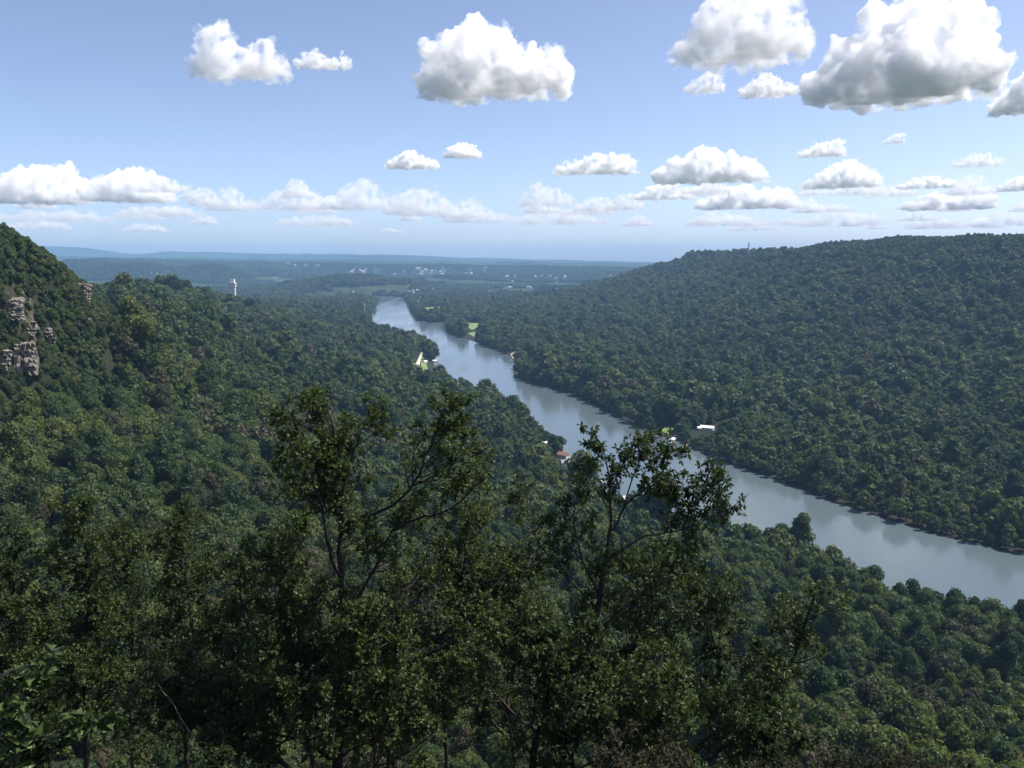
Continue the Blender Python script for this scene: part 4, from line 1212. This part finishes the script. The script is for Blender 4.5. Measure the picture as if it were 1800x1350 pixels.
# pale dead stem and russet shrubs
dead = Plant(41)
pts = ground_leg((385, 1370), 22) + px_limb([(385, 1370), (359, 1324), (326, 1276), (304, 1246), (296, 1225)], 22)
dead.limb(pts, .045, .012, 2.0)
dead.L = []
dead.build('dead_tree', 'thin pale leafless stem leaning left low among the dark oaks', 'tree', pts[0], M_PALEBARK, M_PALEBARK)
for k, (u, v, Y, n, lab) in enumerate(((1120, 1335, 15, 7, 'russet-leaved shrub at the bottom edge below the right-hand oaks'), (1530, 1330, 22, 9, 'brownish red shrub at the bottom edge right of the oak sapling'), (1640, 1352, 20, 7, 'low russet shrub farthest towards the dark trees at the lower right'),
                                       (1400, 1345, 18, 8, 'russet shrub directly below the oak sapling'), (1260, 1375, 14, 6, 'low reddish shrub between the two young oaks'))):
    sh = Plant(60 + k, .11)
    top = aty(u, v, Y); bz = foot(top); b = np.array([top[0], top[1], bz - .1])
    for q in range(n):
        a = q * 2.4; e = top + np.array([math.cos(a), math.sin(a), 0]) * sh.g.uniform(.3, 1.3) + np.array([0, 0, sh.g.uniform(-.8, .1)])
        sh.limb([b, b * .6 + e * .4 + np.array([0, 0, .3]), e], .03, .008, .6, .22, (.7, .3), 5, 10)
    sh.build('shrub', lab, 'shrub', b, M_RUSSET, M_BARK)

# undergrowth on the overlook's own slope
ug = Plant(95, .14)
n_ = 34000
ux = ug.g.uniform(-46, 40, n_); uy = ug.g.uniform(5, 85, n_)
ux, uy = ux[np.abs(ux) < uy * .75 + 4], uy[np.abs(ux) < uy * .75 + 4]
uz = terrain(ux, uy)[0]
bush = np.clip(0.5 + 0.9 * fbm(ux / 1.6, uy / 1.6, 91, 3), 0.05, 1.5)
for x_, y_, z_, b_ in zip(ux, uy, uz, bush):
    d_ = ug.g.normal(size=3) + np.array([0, -.2, .3]); d_ /= np.linalg.norm(d_)
    ug.L.append((np.array([x_, y_, z_ + ug.g.uniform(0, 1) ** .6 * b_]), d_, .17 * ug.g.uniform(.7, 1.6) * (1 + y_ / 60)))
tag(link('undergrowth', ug.leaf_mesh('undergrowth', M_OAK)), 'low leafy undergrowth under the foreground oaks', None, None, 'stuff')

# maple close to the lens, lower left: every big leaf is a part
mp = Plant(80, .16)
b = aty(-60, 1400, 7.0); b[2] = foot(b) - .1
for pxs in ([(-40, 1350), (0, 1290), (30, 1250), (20, 1215)], [(-40, 1350), (30, 1310), (80, 1285), (120, 1280)], [(-40, 1370), (10, 1340), (40, 1330), (70, 1320)], [(-60, 1330), (-30, 1270), (-10, 1220), (-10, 1180)], [(-40, 1380), (20, 1360), (60, 1355)]):
    pts = [b] + px_limb(pxs, 7.0, .3)
    mp.limb(pts, .03, .008, 2.0)
    mp.L = mp.L[:-24] if False else mp.L
    for t in np.linspace(.45, 1, 6):
        q = np.array([np.interp(t, np.linspace(0, 1, len(pts)), np.array(pts)[:, c]) for c in range(3)])
        mp.twig(q, mp.g.normal(size=3) + np.array([0.3, 0, .6]), .22, 5)
t = thing('maple_tree', 'young maple with large pale green leaves at the lower left corner', 'tree', b)
link('trunk', new_mesh('trunk', np.array(mp.V) - b, mp.F, M_BARK, True), t)
LV, LF = LEAF['maple']
lm = [fast_mesh('leaf', LV * s_, LF, M_MAPLE) for s_ in (1.0,)]
for k, (p_, d_, s_) in enumerate(mp.L[:260]):
    o = link('leaf', lm[0], t)
    rm = Vector(d_).to_track_quat('X', 'Z')
    o.matrix_local = Matrix.Translation(Vector(p_ - b)) @ rm.to_matrix().to_4x4() @ Matrix.Rotation(mp.g.uniform(-.9, .9), 4, 'X') @ Matrix.Scale(s_ * .85, 4)
# ------------------------------------------------------------------ houses, docks, tower, masts
MATS = {'w': M_WHITE, 'g': M_GREYROOF, 'r': M_REDROOF, 'c': M_CREAM}
def box(V, F, x0, x1, y0, y1, z0, z1):
    b = len(V)
    V += [(x0, y0, z0), (x1, y0, z0), (x1, y1, z0), (x0, y1, z0), (x0, y0, z1), (x1, y0, z1), (x1, y1, z1), (x0, y1, z1)]
    F += [(b, b + 3, b + 2, b + 1), (b + 4, b + 5, b + 6, b + 7), (b, b + 1, b + 5, b + 4), (b + 1, b + 2, b + 6, b + 5), (b + 2, b + 3, b + 7, b + 6), (b + 3, b, b + 4, b + 7)]
def boxmesh(name, x0, x1, y0, y1, z0, z1, mat):
    V, F = [], []; box(V, F, x0, x1, y0, y1, z0, z1); return new_mesh(name, V, F, mat)
def gable(V, F, w, d, z, rh, ov=0.6):
    b = len(V); W2, D2 = w / 2 + ov, d / 2 + ov
    V += [(-W2, -D2, z - .25), (W2, -D2, z - .25), (W2, D2, z - .25), (-W2, D2, z - .25), (-W2, 0, z + rh), (W2, 0, z + rh), (-W2, -D2, z), (W2, -D2, z), (W2, D2, z), (-W2, D2, z)]
    F += [tuple(b + i for i in f) for f in ((0, 3, 2, 1), (6, 7, 5, 4), (8, 9, 4, 5), (0, 1, 7, 6), (2, 3, 9, 8), (0, 6, 4, 9, 3), (1, 2, 8, 5, 7))]
win_me = {}
for p, (lab, u, v, w, d_, h_, rh, tz, wm, rm, nw) in zip(HOUSE_POS, HOUSES):
    t = thing('house' if 'shed' not in lab else 'shed', lab, 'house' if 'shed' not in lab else 'shed', (p[0], p[1], p[2] - .3), -math.atan2(p[0], p[1]) + tz)
    link('wall', boxmesh('wall', -w / 2, w / 2, -d_ / 2, d_ / 2, -2.5, h_, MATS[wm]), t)
    V, F = [], []; gable(V, F, w, d_, h_ + .26, rh); rf = link('roof', new_mesh('roof', V, F, MATS[rm]), t)
    if nw > 2: link('chimney', boxmesh('chimney', w * .22, w * .22 + .9, -.4, .5, h_ + rh * .5, h_ + rh + 1.0, M_CREAM), rf)
    for k in range(nw):
        x = -w / 2 + w * (k + .5) / nw
        if k == nw // 2 and nw > 1:
            link('door', boxmesh('door', x - .5, x + .5, -d_ / 2 - .06, -d_ / 2 + .02, .3, 2.4, M_TIMBER), t); continue
        f = link('window', boxmesh('window', x - .65, x + .65, -d_ / 2 - .07, -d_ / 2 + .02, 1.1, 2.5, M_WHITE), t)
        link('pane', boxmesh('pane', x - .52, x + .52, -d_ / 2 - .10, -d_ / 2 - .05, 1.22, 2.38, M_GLASS), f)
for p, (lab, u, v, roofed) in zip(DOCK_POS, DOCKS):
    # the pier points from the bank to the open water
    q = np.array([atz(u - 6, v + 4, 0)[0], atz(u - 6, v + 4, 0)[1]]) - p[:2]
    t = thing('boathouse' if roofed else 'pier', lab, 'boathouse' if roofed else 'pier', (p[0], p[1], 0), math.atan2(q[1], q[0]))
    L, Wd = (13, 6.5) if roofed else (12, 3.0)
    link('deck', boxmesh('deck', -7, L, -Wd / 2, Wd / 2, .7, .95, M_TIMBER), t)
    pm = boxmesh('post', -.15, .15, -.15, .15, -3, 3.4 if roofed else 1.5, M_TIMBER)
    for x in (1, L / 2, L - .4):
        for y in (-Wd / 2 + .3, Wd / 2 - .3):
            o = link('post', pm, t); o.location = (x, y, 0)
    if roofed:
        V, F = [], []; gable(V, F, L - .5, Wd, 3.4, 1.6, .4); o = link('roof', new_mesh('roof', V, F, M_GREYROOF if 'grey' in lab else M_WHITE), t); o.location = (L / 2, 0, 0)
for (u, v, lab) in ((1178, 779, 'small white motorboat moored at the white boathouse below the bright lawn'), (1148, 749, 'small white motorboat between the piers of the lawn docks'), (898, 648, 'white motorboat at the far docks')):
    p = atz(u, v, 0)
    t = thing('motorboat', lab, 'boat', p, 0.7)
    V = [(-3, -1.1, -.2), (1.5, -1.2, -.2), (3.4, 0, .1), (1.5, 1.2, -.2), (-3, 1.1, -.2), (-3, -1.3, .9), (1.6, -1.4, 1.0), (4, 0, 1.25), (1.6, 1.4, 1.0), (-3, 1.3, .9)]
    link('hull', new_mesh('hull', V, [(4, 3, 2, 1, 0), (0, 1, 6, 5), (1, 2, 7, 6), (2, 3, 8, 7), (3, 4, 9, 8), (4, 0, 5, 9), (5, 6, 7, 8, 9)], M_WHITE), t)
    link('windscreen', boxmesh('windscreen', .2, .5, -1, 1, 1.0, 1.7, M_GLASS), t); link('engine', boxmesh('engine', -3.5, -3, -.3, .3, .1, 1.2, M_STEEL), t)

# concrete tower on the spur
t = thing('concrete_tower', 'pale concrete tower with open frame and flared head on the left spur', 'tower', TOWER)
HT = float(aty(410, 489, 2700)[2] - TOWER[2])
for x in (-6.2, 6.2):
    link('column', boxmesh('column', x - 1.9, x + 1.9, -5, 5, -6, HT * .74, M_CONC), t)
for k in range(4):
    link('cross_beam', boxmesh('cross_beam', -4.3, 4.3, -4.4, 4.4, HT * (.14 + .18 * k), HT * (.14 + .18 * k) + 3, M_CONC), t)
link('head', boxmesh('head', -10, 10, -7, 7, HT * .74 + .01, HT * .82, M_CONC), t)
link('parapet', boxmesh('parapet', -11.5, 11.5, -8.5, 8.5, HT * .82 + .01, HT * .86, M_CONC), t)
link('roof_house', boxmesh('roof_house', -7, 7, -5, 5, HT * .86 + .01, HT * .97, M_WHITE), t)

def lattice_mast(name, label, base, h, wd, n, mat):
    t = thing(name, label, 'mast', base)
    for k in range(3):
        a = 2 * math.pi * k / 3
        o = link('leg', boxmesh('leg', -wd * .2, wd * .2, -wd * .2, wd * .2, -3, h, mat), t); o.location = (math.cos(a) * wd / 2, math.sin(a) * wd / 2, 0)
    V, F = [], []
    for k in range(n):
        z = h * (k + .5) / n
        for q in range(3):
            a, b_ = 2 * math.pi * q / 3, 2 * math.pi * (q + 1) / 3
            p0 = np.array([math.cos(a) * wd / 2, math.sin(a) * wd / 2, z - h / n * .5]); p1 = np.array([math.cos(b_) * wd / 2, math.sin(b_) * wd / 2, z + h / n * .5])
            b = len(V); e = wd * .07
            V += [tuple(p0 + [0, 0, -e]), tuple(p1 + [0, 0, -e]), tuple(p1 + [0, 0, e]), tuple(p0 + [0, 0, e])]; F.append((b, b + 1, b + 2, b + 3))
    o = link('brace', new_mesh('brace', V, F, mat), t); o['kind'] = 'stuff'
    link('antenna', boxmesh('antenna', -wd * .1, wd * .1, -wd * .1, wd * .1, h, h * 1.12, mat), t)
MAST = aty(1316, 436, 3900); MAST[2] = float(terrain(MAST[:1], MAST[1:2])[0][0])
lattice_mast('radio_mast', 'thin lattice radio mast on the crest of the right mountain', MAST, 78.0, 4.2, 20, M_STEEL)
for (u, v, h_, wd, lab) in ((641, 558, 62, 3.6, 'pale pylon standing on the left plain close to the river'), (655, 572, 46, 2.6, 'slim grey pylon at the water edge of the left bank')):
    p = hit(u, v); lattice_mast('pylon', lab, p, h_, wd, 8, M_CONC)

bmeshes = []
for k in range(3):
    V, F = [], []; box(V, F, -.5, .5, -.5, .5, -1.5, 1); n0 = len(F)
    if k: gable(V, F, 1, 1, 1.26, .45, .03)
    else: box(V, F, -.52, .52, -.52, .52, 1.01, 1.12)
    me = new_mesh('building', V, F, (M_CREAM, M_CONC, M_CREAM)[k]); me.materials.append((M_WHITE, M_WHITE, M_GREYROOF)[k])
    for q, pl in enumerate(me.polygons): pl.material_index = int(q >= n0)
    bmeshes.append(me)
for (p, w, d_, h_, tz, k) in TOWN:
    o = link('town_building', bmeshes[k], None, p, tz); o.scale = (w, d_, h_)
    tag(o, ('white flat-roofed shed of the hazy town beyond the river bend', 'white gabled building of the hazy town beyond the river bend', 'cream grey-roofed building of the hazy town beyond the river bend')[k], 'building', ('flat white town sheds', 'gabled white town buildings', 'grey-roofed town buildings')[k])

# ------------------------------------------------------------------ sandstone ledges of the cliff
def rock_mesh(seed):
    g = np.random.default_rng(seed)
    bm = bmesh.new(); bmesh.ops.create_cube(bm, size=1)
    bmesh.ops.subdivide_edges(bm, edges=bm.edges[:], cuts=2, use_grid_fill=True)
    for v in bm.verts:
        v.co += Vector(g.normal(size=3) * 0.075)
        if abs(v.co.x) > .4 and abs(v.co.z) > .4: v.co.x *= .88
    me = bpy.data.meshes.new('rock'); bm.to_mesh(me); bm.free(); return me
rk = [rock_mesh(k) for k in range(6)]
rk2 = []
for me in rk:
    for mm in (M_ROCK, M_PALEROCK):
        m2 = me.copy(); m2.materials.append(mm); rk2.append(m2)
gr = np.random.default_rng(55)
LEDGES = [(-6, 38, 526, 562, 5, 5, 'broad overhanging sandstone ledge high at the left edge'), (40, 60, 566, 590, 4, 4, 'small stepped ledge between the two big outcrops'), (18, 63, 604, 654, 7, 4, 'tall weathered sandstone face low at the left edge'), (-8, 12, 616, 652, 3, 5, 'grey shaded rock wall at the very left edge'),
          (137, 158, 500, 532, 5, 6, 'sandstone outcrop on the nose of the left hill'), (148, 163, 560, 578, 4, 3, 'small pale outcrop below the nose of the left hill'), (70, 90, 578, 600, 4, 4, 'half-hidden ledge among trees of the left cliff'), (78, 86, 532, 540, 2, 2, 'tiny pale boulder high among the cliff trees')]
for (u0, u1, v0, v1, nc, nr, lab) in LEDGES:
    ps = [(u0 + (u1 - u0) * (i + .5) / nc + gr.uniform(-1, 1), v0 + (v1 - v0) * (j + .5) / nr) for i in range(nc) for j in range(nr)]
    c0 = hit((u0 + u1) / 2, v1)
    Yc = c0[1]
    c0 = aty((u0 + u1) / 2, v1, Yc)
    t = thing('cliff', lab, 'cliff', c0, 0)
    ax = Vector((c0[0], c0[1], 0)).normalized()
    for k, (u, v) in enumerate(ps):
        f = (v1 - v) / (v1 - v0)
        p = aty(u, v, Yc + 7 * f + gr.uniform(-1.6, 1.2) + (0 if nr > 5 else 2))
        sw = (u1 - u0) / nc / FPX * Yc; sh = (v1 - v0) / nr / FPX * Yc
        o = link('rock', rk2[int(gr.integers(0, len(rk2)))] if gr.uniform() < .3 else rk2[2 * int(gr.integers(0, 6))], t)
        o.location = tuple(p - c0)
        o.rotation_euler = (gr.normal() * .04, gr.normal() * .04, -math.atan2(p[0], p[1]) + gr.normal() * .12)
        o.scale = (sw * gr.uniform(1.15, 1.9), gr.uniform(9, 14), sh * gr.uniform(1.1, 1.5))
#@@PART6
